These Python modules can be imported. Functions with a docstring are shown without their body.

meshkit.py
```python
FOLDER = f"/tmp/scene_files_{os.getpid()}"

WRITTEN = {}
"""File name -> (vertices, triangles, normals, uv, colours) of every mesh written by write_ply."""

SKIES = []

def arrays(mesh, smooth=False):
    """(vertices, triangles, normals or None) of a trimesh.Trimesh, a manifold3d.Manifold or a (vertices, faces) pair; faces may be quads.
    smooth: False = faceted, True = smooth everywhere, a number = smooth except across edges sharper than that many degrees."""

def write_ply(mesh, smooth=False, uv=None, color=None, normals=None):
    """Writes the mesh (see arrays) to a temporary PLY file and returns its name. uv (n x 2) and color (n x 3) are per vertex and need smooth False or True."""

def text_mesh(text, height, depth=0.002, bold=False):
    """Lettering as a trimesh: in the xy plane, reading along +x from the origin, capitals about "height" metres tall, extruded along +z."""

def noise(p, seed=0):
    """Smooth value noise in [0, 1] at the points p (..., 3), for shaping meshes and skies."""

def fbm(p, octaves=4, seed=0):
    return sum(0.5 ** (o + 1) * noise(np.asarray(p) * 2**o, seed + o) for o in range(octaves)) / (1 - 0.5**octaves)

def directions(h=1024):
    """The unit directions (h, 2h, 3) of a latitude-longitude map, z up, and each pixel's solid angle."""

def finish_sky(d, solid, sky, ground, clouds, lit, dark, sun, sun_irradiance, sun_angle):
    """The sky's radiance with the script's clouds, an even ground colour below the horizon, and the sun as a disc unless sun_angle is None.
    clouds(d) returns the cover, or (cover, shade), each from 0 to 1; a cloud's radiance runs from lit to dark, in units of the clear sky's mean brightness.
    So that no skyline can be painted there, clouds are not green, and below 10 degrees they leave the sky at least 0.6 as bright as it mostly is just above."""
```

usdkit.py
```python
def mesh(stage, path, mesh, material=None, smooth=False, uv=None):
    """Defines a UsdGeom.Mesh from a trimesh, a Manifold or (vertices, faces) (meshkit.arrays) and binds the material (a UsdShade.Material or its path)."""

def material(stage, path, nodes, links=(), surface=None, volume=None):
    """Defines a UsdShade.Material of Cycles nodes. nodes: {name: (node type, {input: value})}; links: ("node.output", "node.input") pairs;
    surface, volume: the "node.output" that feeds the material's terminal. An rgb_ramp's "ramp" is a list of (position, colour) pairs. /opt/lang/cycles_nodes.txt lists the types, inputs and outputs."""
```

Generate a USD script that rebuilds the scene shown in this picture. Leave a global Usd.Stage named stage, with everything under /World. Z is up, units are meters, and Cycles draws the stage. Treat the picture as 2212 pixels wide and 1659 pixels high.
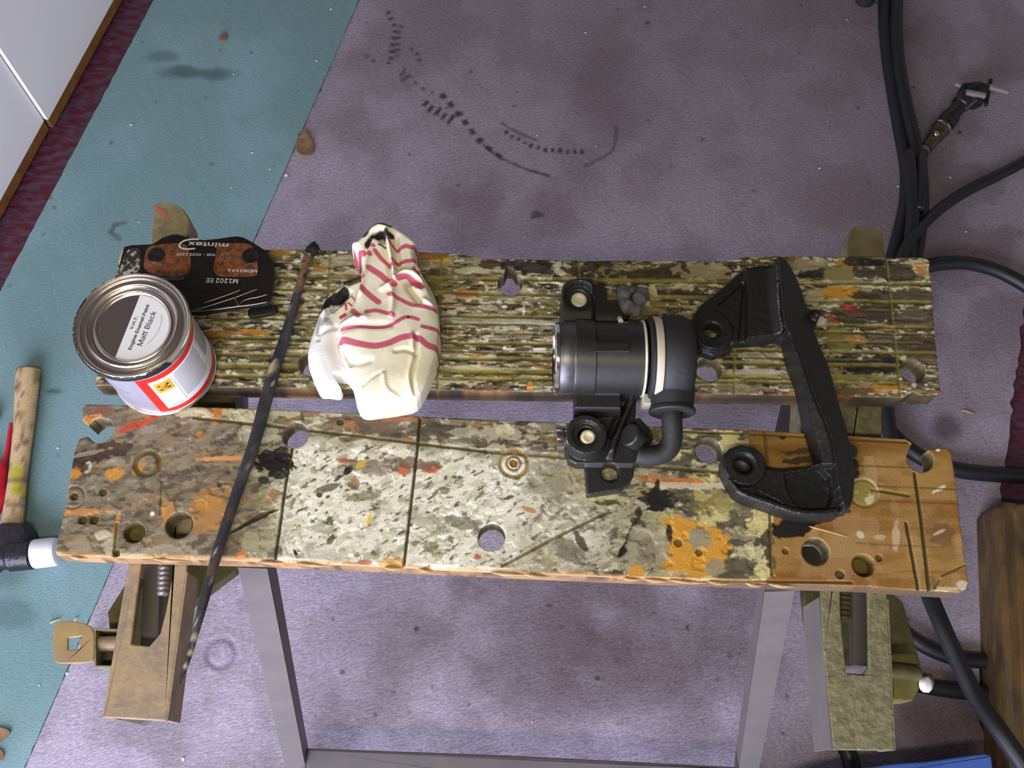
import math, random
import numpy as np, trimesh, shapely, mapbox_earcut
from scipy.spatial import Delaunay, cKDTree
from shapely.geometry import Polygon, Point, LineString
import meshkit, usdkit
from pxr import Usd, UsdGeom, UsdLux, UsdShade, Gf, Sdf, Vt

random.seed(7); rng = np.random.default_rng(7)
stage = Usd.Stage.CreateInMemory()
UsdGeom.SetStageUpAxis(stage, UsdGeom.Tokens.z); UsdGeom.SetStageMetersPerUnit(stage, 1.0)
UsdGeom.Xform.Define(stage, '/World'); UsdGeom.Scope.Define(stage, '/World/Looks')

# ------------------------------------------------------------------ camera, lights, exposure
R = np.array([[0.99990717, -0.01262288, -0.0051294], [0.0098474, 0.9296829, -0.36822919], [0.00941683, 0.3681445, 0.9297209]])
C = np.array([-0.0142985, -0.3114145, 1.6304069]); F = 2260.15
cam = UsdGeom.Camera.Define(stage, '/World/Camera')
m4 = np.eye(4); m4[:3, :3] = R.T; m4[3, :3] = C
cam.AddTransformOp().Set(Gf.Matrix4d(*m4.ravel().tolist()))
cam.CreateHorizontalApertureAttr(36.0); cam.CreateVerticalApertureAttr(36.0 * 1659 / 2212)
cam.CreateFocalLengthAttr(36.0 * F / 2212); cam.CreateClippingRangeAttr(Gf.Vec2f(0.01, 100))
cam.CreateExposureAttr(0.35)

EU = np.array([0.9629, -0.2699]); EV = np.array([0.2699, 0.9629])      # the room's own axes (cabinet and carpets), turned from the bench
def uv2(u, v): return u * EU + v * EV
def rect_light(name, pos, target, w, h, color, intensity):
    l = UsdLux.RectLight.Define(stage, '/World/' + name)
    pos, target = np.asarray(pos, float), np.asarray(target, float)
    z = pos - target; z /= np.linalg.norm(z)
    x = np.cross([0, 0, 1.0] if abs(z[2]) < .99 else [0, 1.0, 0], z); x /= np.linalg.norm(x); y = np.cross(z, x)
    mm = np.eye(4); mm[0, :3], mm[1, :3], mm[2, :3], mm[3, :3] = x, y, z, pos
    l.AddTransformOp().Set(Gf.Matrix4d(*mm.ravel().tolist()))
    l.CreateWidthAttr(w); l.CreateHeightAttr(h); l.CreateColorAttr(Gf.Vec3f(*color)); l.CreateIntensityAttr(intensity)
    return l
DOOR_V = -1.93
pd = uv2(-0.35, DOOR_V)
rect_light('daylight_door', (*pd, 1.12), (*uv2(-0.35, 0), 1.12), 1.7, 2.0, (0.74, 0.78, 1.0), 9.4)
rect_light('ceiling_lamp_light', (-0.18, -0.75, 2.33), (-0.18, -0.75, 0), 0.9, 0.10, (1.0, 0.90, 0.66), 40.0)

# ------------------------------------------------------------------ helpers
def at(px, py, z):
    """The point of the level z that the photograph shows at a pixel."""
    px, py = np.asarray(px, float), np.asarray(py, float)
    d = np.stack([(px - 1106) / F, -(py - 829.5) / F, -np.ones_like(px)], -1) @ R.T
    return C + d * ((z - C[2]) / d[..., 2])[..., None]
def axy(pts, z):
    pts = np.asarray(pts, float); return at(pts[:, 0], pts[:, 1], z)[:, :2]
def poly(pts, z): return Polygon(axy(pts, z)).buffer(0)
def S(r, g, b, k=1.0):
    c = np.array([r, g, b], float) / 255
    return np.where(c <= .04045, c / 12.92, ((c + .055) / 1.055) ** 2.4) * k
def sstep(a, b, x):
    t = np.clip((np.asarray(x, float) - a) / (b - a), 0, 1); return t * t * (3 - 2 * t)
def lattice(i, j, k, seed):
    h = (i * 374761393 + j * 668265263 + k * 2147483647 + seed * 144665) & 0xFFFFFFFF
    h = ((h ^ (h >> 13)) * 1274126177) & 0xFFFFFFFF
    return ((h ^ (h >> 16)) & 0xFFFFFF) / 16777215.0
def fb(x, y, sx, sy=None, seed=0, o=3, ang=0.0):
    """Layered value noise over a level, 0 to 1 (meshkit.fbm on a plane, from tables)."""
    sy = sx if sy is None else sy
    c, s = math.cos(ang), math.sin(ang); X, Y = (x * c + y * s) * sx, (-x * s + y * c) * sy; out = 0
    if not len(x): return np.zeros(0)
    for n in range(o):
        f = 2 ** n; z = (seed * 3.7 + .3) * f; k = math.floor(z); tz = z - k; tz = tz * tz * (3 - 2 * tz)
        px, py = X * f, Y * f; i, j = np.floor(px).astype(np.int64), np.floor(py).astype(np.int64); tx, ty = px - i, py - j; tx, ty = tx * tx * (3 - 2 * tx), ty * ty * (3 - 2 * ty)
        i0, j0, ni, nj = i.min(), j.min(), int(i.max() - i.min()) + 2, int(j.max() - j.min()) + 2
        val = lambda a, b: lattice(a, b, k, seed + n) * (1 - tz) + lattice(a, b, k + 1, seed + n) * tz
        if ni * nj < 3 * len(x):
            T = val(np.arange(i0, i0 + ni)[:, None], np.arange(j0, j0 + nj)[None, :]).ravel(); q = (i - i0) * nj + (j - j0)
            v00, v01, v10, v11 = T[q], T[q + 1], T[q + nj], T[q + nj + 1]
        else: v00, v01, v10, v11 = val(i, j), val(i, j + 1), val(i + 1, j), val(i + 1, j + 1)
        a = v00 + (v01 - v00) * ty; out = out + .5 ** (n + 1) * (a + (v10 + (v11 - v10) * ty - a) * tx)
    return out / (1 - .5 ** o)
def crom(pts, n=8, closed=False):
    p = np.asarray(pts, float)
    q = np.vstack([p[-1:], p, p[:2]]) if closed else np.vstack([2 * p[0] - p[1], p, 2 * p[-1] - p[-2]])
    out = []
    for i in range(1, len(q) - 2):
        t = np.linspace(0, 1, n, endpoint=False)[:, None]
        a, b, c, d = q[i - 1], q[i], q[i + 1], q[i + 2]
        out.append(.5 * (2 * b + (c - a) * t + (2 * a - 5 * b + 4 * c - d) * t ** 2 + (3 * b - a - 3 * c + d) * t ** 3))
    if not closed: out.append(q[-2:-1])
    return np.vstack(out)
def cat(*ms): return trimesh.util.concatenate([m if isinstance(m, trimesh.Trimesh) else trimesh.Trimesh(*m, process=False) for m in ms])
used = {}
def numbered(path):
    k = used.get(path, 0); used[path] = k + 1
    return path if k == 0 else f'{path}_{k:03d}'
def meta(p, label=None, cat_=None, group=None, kind=None):
    for k, v in (('label', label), ('category', cat_), ('group', group), ('kind', kind)):
        if v: p.SetCustomDataByKey(k, v)
def thing(name, label, cat_, loc, group=None):
    x = UsdGeom.Xform.Define(stage, numbered('/World/' + name)); x.AddTranslateOp().Set(Gf.Vec3d(*map(float, loc)))
    meta(x.GetPrim(), label, cat_, group); x.loc = np.asarray(loc, float)
    return x
def put(parent, name, mesh, mat, smooth=35, col=None, label=None):
    """One mesh, given in the world's coordinates, as a part of parent (a thing or a part) or at the top when parent is None."""
    loc = getattr(parent, 'loc', np.zeros(3))
    path = numbered((str(parent.GetPath()) if parent else '/World') + '/' + name)
    if isinstance(mesh, (tuple, list)): mesh = (np.asarray(mesh[0], float) - loc, mesh[1])
    else: mesh = mesh.copy(); mesh.apply_translation(-loc)
    p = usdkit.mesh(stage, path, mesh, mat, smooth)
    p.loc = loc
    if col is not None:
        UsdGeom.PrimvarsAPI(p).CreatePrimvar('paint', Sdf.ValueTypeNames.Color3fArray, 'vertex').Set(Vt.Vec3fArray.FromNumpy(np.asarray(col, np.float32)))
    if label: meta(p.GetPrim(), label)
    return p
def solo(name, label, cat_, mesh, mat, smooth=35, col=None, group=None, kind=None):
    p = put(None, name, mesh, mat, smooth, col); meta(p.GetPrim(), label, cat_, group, kind); return p
def structure(name, mesh, mat, smooth=35, col=None):
    p = put(None, name, mesh, mat, smooth, col); meta(p.GetPrim(), kind='structure'); return p
def rings_of(pg): return [np.array(r.coords)[:-1] for r in [pg.exterior, *pg.interiors]]
def earcut(loops):
    v = np.vstack(loops); return np.asarray(mapbox_earcut.triangulate_float64(v, np.cumsum([len(l) for l in loops]).astype(np.uint32))).reshape(-1, 3)
def polys(pg): return [g for g in getattr(pg, 'geoms', [pg]) if g.area > 1e-9]
def slab(pg, z0, z1, b=.0008, seg=.002):
    """A plate of polygon pg between two heights, its upper edges rounded by b."""
    out = []
    for g in polys(pg):
        g = shapely.geometry.polygon.orient(shapely.segmentize(g, seg))
        loops = rings_of(g); nrm = []
        for l in loops:
            e = np.roll(l, -1, 0) - l; e /= np.maximum(np.linalg.norm(e, axis=1, keepdims=True), 1e-12)
            n = np.stack([e[:, 1], -e[:, 0]], 1); n = n + np.roll(n, 1, 0); nrm.append(n / np.maximum(np.linalg.norm(n, axis=1, keepdims=True), 1e-9))
        V0, N = np.vstack(loops), np.vstack(nrm); k = len(V0)
        lv = [(0, z0), (0, z1 - b), (.3 * b, z1 - .3 * b), (b, z1)]
        V = np.vstack([np.column_stack([V0 - N * d, np.full(k, z)]) for d, z in lv])
        Fs, s = [], 0
        for l in loops:
            i = s + np.arange(len(l)); j = s + (np.arange(len(l)) + 1) % len(l); s += len(l)
            for r in range(3):
                Fs += [np.stack([i + r * k, j + r * k, j + (r + 1) * k], 1), np.stack([i + r * k, j + (r + 1) * k, i + (r + 1) * k], 1)]
        t = earcut(loops)
        a = V0[t]; flip = ((a[:, 1, 0] - a[:, 0, 0]) * (a[:, 2, 1] - a[:, 0, 1]) - (a[:, 1, 1] - a[:, 0, 1]) * (a[:, 2, 0] - a[:, 0, 0])) < 0
        t[flip] = t[flip][:, ::-1]
        Fs += [t + 3 * k, t[:, ::-1]]
        out.append(trimesh.Trimesh(V, np.vstack(Fs), process=False))
    return cat(*out)
def hf(pg, zf, z0, res, b=0.0):
    """A plate of polygon pg whose upper side is the relief zf(x, y); walls go down to z0. Returns vertices, faces, whether each vertex is of the wall."""
    Vs, Fs, W, off = [], [], [], 0
    for g in polys(pg):
        g = shapely.segmentize(g, res)
        bd = np.vstack(rings_of(g))
        x0, y0, x1, y1 = g.bounds
        X, Y = np.meshgrid(np.arange(x0, x1, res), np.arange(y0, y1, res)); P = np.column_stack([X.ravel(), Y.ravel()])
        P = P + np.random.default_rng(3).uniform(-.04, .04, P.shape) * res
        d = cKDTree(bd).query(P)[0]
        P = P[(d > .5 * res) & shapely.contains_xy(g, P[:, 0], P[:, 1])]
        P = np.vstack([bd, P])
        t = Delaunay(P).simplices
        c = P[t].mean(1); a = P[t]
        ar = (a[:, 1, 0] - a[:, 0, 0]) * (a[:, 2, 1] - a[:, 0, 1]) - (a[:, 1, 1] - a[:, 0, 1]) * (a[:, 2, 0] - a[:, 0, 0])
        keep = shapely.contains_xy(g, c[:, 0], c[:, 1]) & (np.abs(ar) > 1e-14)
        t, ar = t[keep], ar[keep]; t[ar < 0] = t[ar < 0][:, ::-1]
        z = np.asarray(zf(P[:, 0], P[:, 1]), float)
        if b > 0:
            d = np.clip(cKDTree(bd).query(P)[0], 0, b); z = z - (b - np.sqrt(np.maximum(b * b - (b - d) ** 2, 0)))
        n = len(P); top = np.column_stack([P, z])
        e = np.vstack([t[:, [0, 1]], t[:, [1, 2]], t[:, [2, 0]]])
        key = e[:, 0].astype(np.int64) * n + e[:, 1]; rev = e[:, 1].astype(np.int64) * n + e[:, 0]
        be = e[~np.isin(key, rev)]
        ids, inv = np.unique(be, return_inverse=True); be = inv.reshape(-1, 2); k = len(ids)
        zz = np.full(k, z0) if np.ndim(z0) == 0 else z0
        wall = np.vstack([top[ids], np.column_stack([P[ids], np.minimum(zz, z[ids])])])
        wf = np.vstack([np.column_stack([be[:, 1], be[:, 0], be[:, 0] + k]), np.column_stack([be[:, 1], be[:, 0] + k, be[:, 1] + k])])
        loops = rings_of(g); bt = earcut(loops); bv = np.vstack(loops)
        Vs += [top, wall, np.column_stack([bv, np.full(len(bv), z0)])]
        Fs += [t + off, wf + off + n, bt[:, ::-1] + off + n + 2 * k]
        W += [np.zeros(n, bool), np.ones(2 * k + len(bv), bool)]
        off += n + 2 * k + len(bv)
    return np.vstack(Vs), np.vstack(Fs), np.concatenate(W)
def tube(path, r, n=14, flat=1.0, caps=True):
    p = np.asarray(path, float); r = np.broadcast_to(np.asarray(r, float), (len(p),))
    t = np.gradient(p, axis=0); t /= np.linalg.norm(t, axis=1, keepdims=True)
    u = np.cross([0, 0, 1.0], t[0]); u = u if np.linalg.norm(u) > .1 else np.cross([0, 1.0, 0], t[0]); rows = []
    for i in range(len(p)):
        u = u - t[i] * (u @ t[i]); u /= np.linalg.norm(u); w = np.cross(t[i], u)
        a = np.linspace(0, 2 * np.pi, n, endpoint=False)
        rows.append(p[i] + r[i] * (np.cos(a)[:, None] * u + flat * np.sin(a)[:, None] * w))
    V = np.vstack(rows); Fs = []
    for i in range(len(p) - 1):
        a = i * n + np.arange(n); b = i * n + (np.arange(n) + 1) % n
        Fs += [np.stack([a, b, b + n], 1), np.stack([a, b + n, a + n], 1)]
    if caps:
        V = np.vstack([V, p[0], p[-1]]); k = len(V); a = np.arange(n); b = (a + 1) % n
        Fs += [np.stack([b, a, np.full(n, k - 2)], 1), np.stack([a + (len(p) - 1) * n, b + (len(p) - 1) * n, np.full(n, k - 1)], 1)]
    return trimesh.Trimesh(V, np.vstack(Fs), process=False)
def lathe(prof, origin=(0, 0, 0), axis=(0, 0, 1), n=48, arc=None):
    """Profile of (radius, along) turned about an axis."""
    p = np.asarray(prof, float); axis = np.asarray(axis, float); axis /= np.linalg.norm(axis)
    u = np.cross(axis, [0, 1.0, 0] if abs(axis[1]) < .9 else [1.0, 0, 0]); u /= np.linalg.norm(u); w = np.cross(axis, u)
    a = np.linspace(0, 2 * np.pi, n, endpoint=False)
    ring = np.cos(a)[:, None] * u + np.sin(a)[:, None] * w
    V = np.vstack([np.asarray(origin) + r * ring + h * axis for r, h in p]); Fs = []
    for i in range(len(p) - 1):
        q = i * n + np.arange(n); b = i * n + (np.arange(n) + 1) % n
        Fs += [np.stack([q, b, b + n], 1), np.stack([q, b + n, q + n], 1)]
    m = trimesh.Trimesh(V, np.vstack(Fs), process=False); m.update_faces(m.nondegenerate_faces(height=1e-9)); return m
def cyl(p0, p1, r, n=32, b=None):
    p0, p1 = np.asarray(p0, float), np.asarray(p1, float); L = np.linalg.norm(p1 - p0); b = min(.12 * r, .2 * L) if b is None else b
    return lathe([(0, 0), (r - b, 0), (r, b), (r, L - b), (r - b, L), (0, L)], p0, p1 - p0, n)
def box(c, s, rotz=0, tilt=None):
    m = trimesh.creation.box(s); 
    if tilt is not None: m.apply_transform(tilt)
    m.apply_transform(trimesh.transformations.rotation_matrix(rotz, [0, 0, 1])); m.apply_translation(c); return m
def beam(p0, p1, w, h, up=(0, 0, 1)):
    """A straight bar from p0 to p1, w wide, h deep."""
    p0, p1 = np.asarray(p0, float), np.asarray(p1, float); d = p1 - p0; L = np.linalg.norm(d); d /= L
    s = np.cross(d, up); s /= np.linalg.norm(s); u = np.cross(s, d)
    m = trimesh.creation.box([w, L, h]); M = np.eye(4); M[:3, 0], M[:3, 1], M[:3, 2], M[:3, 3] = s, d, u, (p0 + p1) / 2
    m.apply_transform(M); return m
def segdist(x, y, pl):
    """Distance of points from a polyline."""
    d = np.full(np.shape(x), 1e9)
    for (ax, ay), (bx, by) in zip(pl[:-1], pl[1:]):
        vx, vy = bx - ax, by - ay; t = np.clip(((x - ax) * vx + (y - ay) * vy) / (vx * vx + vy * vy + 1e-15), 0, 1)
        d = np.minimum(d, np.hypot(x - ax - t * vx, y - ay - t * vy))
    return d
def mixc(c, new, m): return c * (1 - m[:, None]) + np.asarray(new) * m[:, None]

# ------------------------------------------------------------------ materials
def mat(name, color, rough=.5, metal=0.0, spec=.5, var=0.0, vscale=60, color2=None, bump=0.0, bscale=300, stretch=(1, 1, 1), sheen=0.0, contrast=(.35, .65), coat=0.0):
    nd = {'p': ('principled_bsdf', dict(base_color=tuple(color), roughness=rough, metallic=metal, specular_ior_level=spec, sheen_weight=sheen, coat_weight=coat))}
    ln = []
    if var or color2 is not None or bump:
        nd['g'] = ('geometry', {}); nd['mp'] = ('mapping', dict(scale=tuple(stretch))); ln.append(('g.position', 'mp.vector'))
    if var or color2 is not None:
        c2 = color2 if color2 is not None else np.asarray(color) * (1 - var)
        nd['n'] = ('noise_texture', dict(scale=vscale, detail=5.0, roughness=.62)); ln.append(('mp.vector', 'n.vector'))
        nd['r'] = ('rgb_ramp', dict(ramp=[(0, tuple(color)), (contrast[0], tuple(color)), (contrast[1], tuple(c2)), (1, tuple(c2))]))
        ln += [('n.fac', 'r.fac'), ('r.color', 'p.base_color')]
    if bump:
        nd['n2'] = ('noise_texture', dict(scale=bscale, detail=3.0)); nd['b'] = ('bump', dict(strength=1.0, distance=bump))
        ln += [('mp.vector', 'n2.vector'), ('n2.fac', 'b.height'), ('b.normal', 'p.normal')]
    return usdkit.material(stage, '/World/Looks/' + name, nd, ln, surface='p.BSDF')
def paint_mat(name, rough=.6, spec=.4, bump=.0003, bscale=900, vary=.35, vscale=1400, sheen=0.0, stretch=(1, 1, 1), turn=0.0):
    """Colour from the mesh's own paint layer, with fine grain and relief."""
    nd = {'a': ('attribute', dict(attribute='paint')), 'g': ('geometry', {}), 'mp': ('mapping', dict(mapping_type='texture', scale=tuple(stretch), rotation=(0, 0, turn))),
          'n': ('noise_texture', dict(scale=vscale, detail=2.0)), 'mr': ('map_range', dict(from_min=.3, from_max=.7, to_min=1 - vary, to_max=1 + vary)),
          'mx': ('vector_math', dict(math_type='scale')), 'n2': ('noise_texture', dict(scale=bscale, detail=4.0)), 'b': ('bump', dict(strength=1.0, distance=bump)),
          'p': ('principled_bsdf', dict(roughness=rough, specular_ior_level=spec, sheen_weight=sheen))}
    ln = [('g.position', 'mp.vector'), ('mp.vector', 'n.vector'), ('mp.vector', 'n2.vector'), ('n.fac', 'mr.value'), ('a.color', 'mx.vector1'), ('mr.result', 'mx.scale'),
          ('mx.vector', 'p.base_color'), ('n2.fac', 'b.height'), ('b.normal', 'p.normal')]
    return usdkit.material(stage, '/World/Looks/' + name, nd, ln, surface='p.BSDF')
M = {}
M['jaw'] = paint_mat('painted_wood', .62, .35, .00022, 800, .20, 900)
M['carpet'] = paint_mat('mauve_pile', .95, .05, .0014, 460, .26, 520, .25, stretch=(3.2, 1, 1), turn=.42)
M['green'] = paint_mat('green_pile', .95, .05, .0008, 500, .12, 520, .2, stretch=(2.5, 1, 1), turn=.3)
M['cloth'] = paint_mat('striped_cotton', .9, .1, .0003, 1500, .05, 2500, .1)
M['tool'] = paint_mat('worn_paint', .55, .4, .0003, 500, .2, 500)
M['black'] = mat('satin_black', (.018, .0175, .0155), .42, spec=.5, bump=.00006, bscale=1200)
M['rubber'] = mat('black_rubber', (.016, .016, .017), .62, bump=.0003, bscale=260)
M['hose'] = mat('hose_rubber', (.011, .011, .014), .45)
M['grey_rubber'] = mat('grey_rubber', (.17, .165, .19), .6, var=.45, vscale=150)
M['chrome'] = mat('chrome', (.72, .70, .68), .12, 1.0)
M['tinplate'] = mat('tinplate', (.78, .73, .68), .24, 1.0)
M['zinc'] = mat('zinc', (.88, .83, .62), .45, .35)
M['steel'] = mat('dark_steel', (.20, .19, .19), .34, 1.0, bump=.0003, bscale=300)
M['gun'] = mat('oily_steel', (.08, .075, .07), .4, .8, color2=(.03, .028, .026), vscale=120)
M['dried'] = mat('dried_black_paint', (.008, .008, .008), .5)
M['bar'] = mat('scuffed_bar', (.33, .30, .31), .42, .5)
M['collar'] = mat('brown_collar', (.11, .085, .045), .4, .4, color2=(.05, .04, .025), vscale=90)
M['wire'] = mat('spring_wire', (.25, .22, .19), .3, 1.0)
M['white'] = mat('white_paper', (.80, .80, .82), .6)
M['letters'] = mat('white_print', (.62, .62, .62), .6)
M['ink'] = mat('black_ink', (.03, .03, .035), .6)
M['greyink'] = mat('small_print_ink', (.34, .34, .36), .6)
M['red'] = mat('label_red', (.72, .018, .012), .3)
M['redplastic'] = mat('red_plastic', (.50, .01, .03), .35)
M['orange'] = mat('hazard_orange', (.90, .36, .02), .5)
M['lavender'] = mat('tin_print', (.42, .42, .50), .28, .35)
M['rust'] = mat('rust', (.25, .08, .022), .85, color2=(.09, .028, .010), vscale=220, bump=.0005, contrast=(.4, .62))
M['padblack'] = mat('pad_black', (.008, .0065, .006), .45, bump=.0002)
M['padlug'] = mat('worn_pad_lug', (.03, .024, .02), .5, color2=(.42, .40, .35), vscale=190, contrast=(.5, .6))
M['tie'] = mat('nylon_tie', (.52, .47, .36), .45)
M['nylon'] = mat('white_nylon', (.82, .82, .86), .35)
M['handlewood'] = mat('hammer_ash', (.42, .30, .17), .6, color2=(.22, .15, .08), vscale=160, bump=.0004, contrast=(.45, .8))
M['castblack'] = mat('cast_black', (.012, .011, .014), .35, bump=.0015, bscale=120)
M['tan'] = mat('tan_steel', (.40, .29, .17), .5, .1, color2=(.27, .21, .15), vscale=70, bump=.0003, contrast=(.4, .65))
M['olive'] = mat('olive_steel', (.23, .21, .115), .55, .1, color2=(.14, .13, .07), vscale=110, bump=.001, bscale=260, contrast=(.4, .62))
M['darkolive'] = mat('dark_olive', (.10, .085, .022), .55, color2=(.06, .05, .02), vscale=90)
M['legsteel'] = mat('grey_leg_steel', (.145, .127, .115), .5, .1, color2=(.12, .106, .102), vscale=20)
M['stepsteel'] = mat('step_steel', (.14, .125, .135), .5, .1, color2=(.11, .10, .105), vscale=20)
M['melamine'] = mat('white_melamine', (.86, .82, .82), .4)
M['lipping'] = mat('brown_lipping', (.22, .095, .02), .5, color2=(.15, .06, .012), vscale=40)
M['maroon'] = mat('maroon_lino', (.085, .006, .014), .55, color2=(.075, .055, .09), vscale=60, contrast=(.42, .66), stretch=(.6, 1.6, 1))
M['timber'] = mat('varnished_timber', (.15, .085, .022), .5, color2=(.065, .038, .018), vscale=26, stretch=(1.6, .5, 1.6), contrast=(.38, .62), bump=.0004)
M['blue'] = mat('blue_enamel', (.035, .10, .36), .45, color2=(.06, .13, .38), vscale=14)
M['leaf'] = mat('dead_leaf', (.26, .15, .075), .8, color2=(.16, .085, .04), vscale=120)
M['straw'] = mat('straw', (.55, .38, .18), .7)
M['flake'] = mat('paint_flake', (.70, .66, .60), .6)
M['wall'] = mat('garage_wall', (.60, .56, .50), .8, var=.15, vscale=3)
M['ceiling'] = mat('ceiling_boards', (.13, .10, .075), .8, var=.3, vscale=4)
M['lampwhite'] = mat('lamp_body', (.7, .7, .7), .5)
M['bristle'] = mat('inky_bristle', (.012, .010, .010), .6)
M['ferrule'] = mat('worn_ferrule', (.26, .19, .13), .4, .7, color2=(.10, .07, .05), vscale=300)

# ------------------------------------------------------------------ room
Z0 = 0.0
def uvrect(u0, u1, v0, v1): return Polygon([uv2(u0, v0), uv2(u1, v0), uv2(u1, v1), uv2(u0, v1)])
def uvbox(u0, u1, v0, v1, z0, z1, b=.001): return slab(uvrect(u0, u1, v0, v1), z0, z1, b, 10)
UL, UR, VF, VB, HC = -1.62, 2.3, -1.95, 3.0, 2.45
structure('floor', uvbox(UL, UR, VF, VB, -.10, 0, 0.0005), M['maroon'])
structure('wall_left', uvbox(UL - .1, UL, VF, VB, 0, HC), M['wall'])
structure('wall_right', uvbox(UR, UR + .1, VF, VB, 0, HC), M['wall'])
structure('wall_back', uvbox(UL - .1, UR + .1, VB, VB + .1, 0, HC), M['wall'])
structure('wall_front', cat(uvbox(UL - .1, -1.22, VF - .1, VF, 0, HC), uvbox(.52, UR + .1, VF - .1, VF, 0, HC), uvbox(-1.22, .52, VF - .1, VF, 2.14, HC)), M['wall'])
structure('ceiling', uvbox(UL - .1, UR + .1, VF - .1, VB + .1, HC, HC + .05), M['ceiling'])
lamp = thing('ceiling_lamp', 'white batten lamp fixed under the dark ceiling behind the bench', 'lamp', (-.18, -.75, HC))
put(lamp, 'lamp_body', box((-.18, -.75, HC - .035), (1.1, .13, .07)), M['lampwhite'], False)

# white cabinet on the left
CU = -1.0415
cab = thing('white_cabinet', 'white cabinet with two flat doors edged brown at the bottom, left of the bench', 'cabinet', (*uv2(CU - .3, .8), 0))
put(cab, 'carcass', uvbox(CU - .55, CU - .022, -.10, 2.0, .012, .84), M['melamine'], False)
put(cab, 'worktop', uvbox(CU - .56, CU + .004, -.12, 2.02, .84, .875, .004), M['lipping'], 30)
jv = float(at(123, 274, .02)[:2] @ EV)
for k, (v0, v1, dp) in enumerate([(jv + .0005, jv + .62, .0), (jv - .62, jv - .0035, -.0065), (jv - 1.24 + .58, jv - .626, -.0065)]):
    if v1 - v0 < .1: continue
    d = put(cab, 'door', uvbox(CU - .02 + dp, CU + dp, v0, v1, .036, .835, .0015), M['melamine'], 30)
    put(d, 'lipping', uvbox(CU - .02 + dp, CU + dp - .0005, v0 + .0005, v1 - .0005, .012, .036, .0008), M['lipping'], 30, label='brown worn strip along the bottom of the door')

# carpets
def px_uv(px, py, z=0): p = at(px, py, z)[:2]; return float(p @ EU), float(p @ EV)
GU1 = np.mean([px_uv(765, 0)[0], px_uv(600, 430)[0], px_uv(240, 1250)[0], px_uv(62, 1659)[0]])
GU0 = np.mean([px_uv(338, 0)[0], px_uv(170, 330)[0], px_uv(0, 640)[0]])
PU1 = np.mean([px_uv(2195, 640)[0], px_uv(2185, 1000)[0]])
def carpet_edge(u, v0, v1, amp, seed, step=.012, flare=0.0):
    vv = np.arange(v0, v1, step); return [uv2(u + a + flare * float(sstep(.02, -.10, v)), v) for a, v in zip((np.random.default_rng(seed).normal(0, amp, len(vv))), vv)]
V0c, V1c = -.62, 1.50
mauve = Polygon(carpet_edge(PU1, V0c, V1c, .0022, 1, flare=.075) + carpet_edge(GU1 + .001, V0c, V1c, .0003, 2)[::-1])
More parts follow.
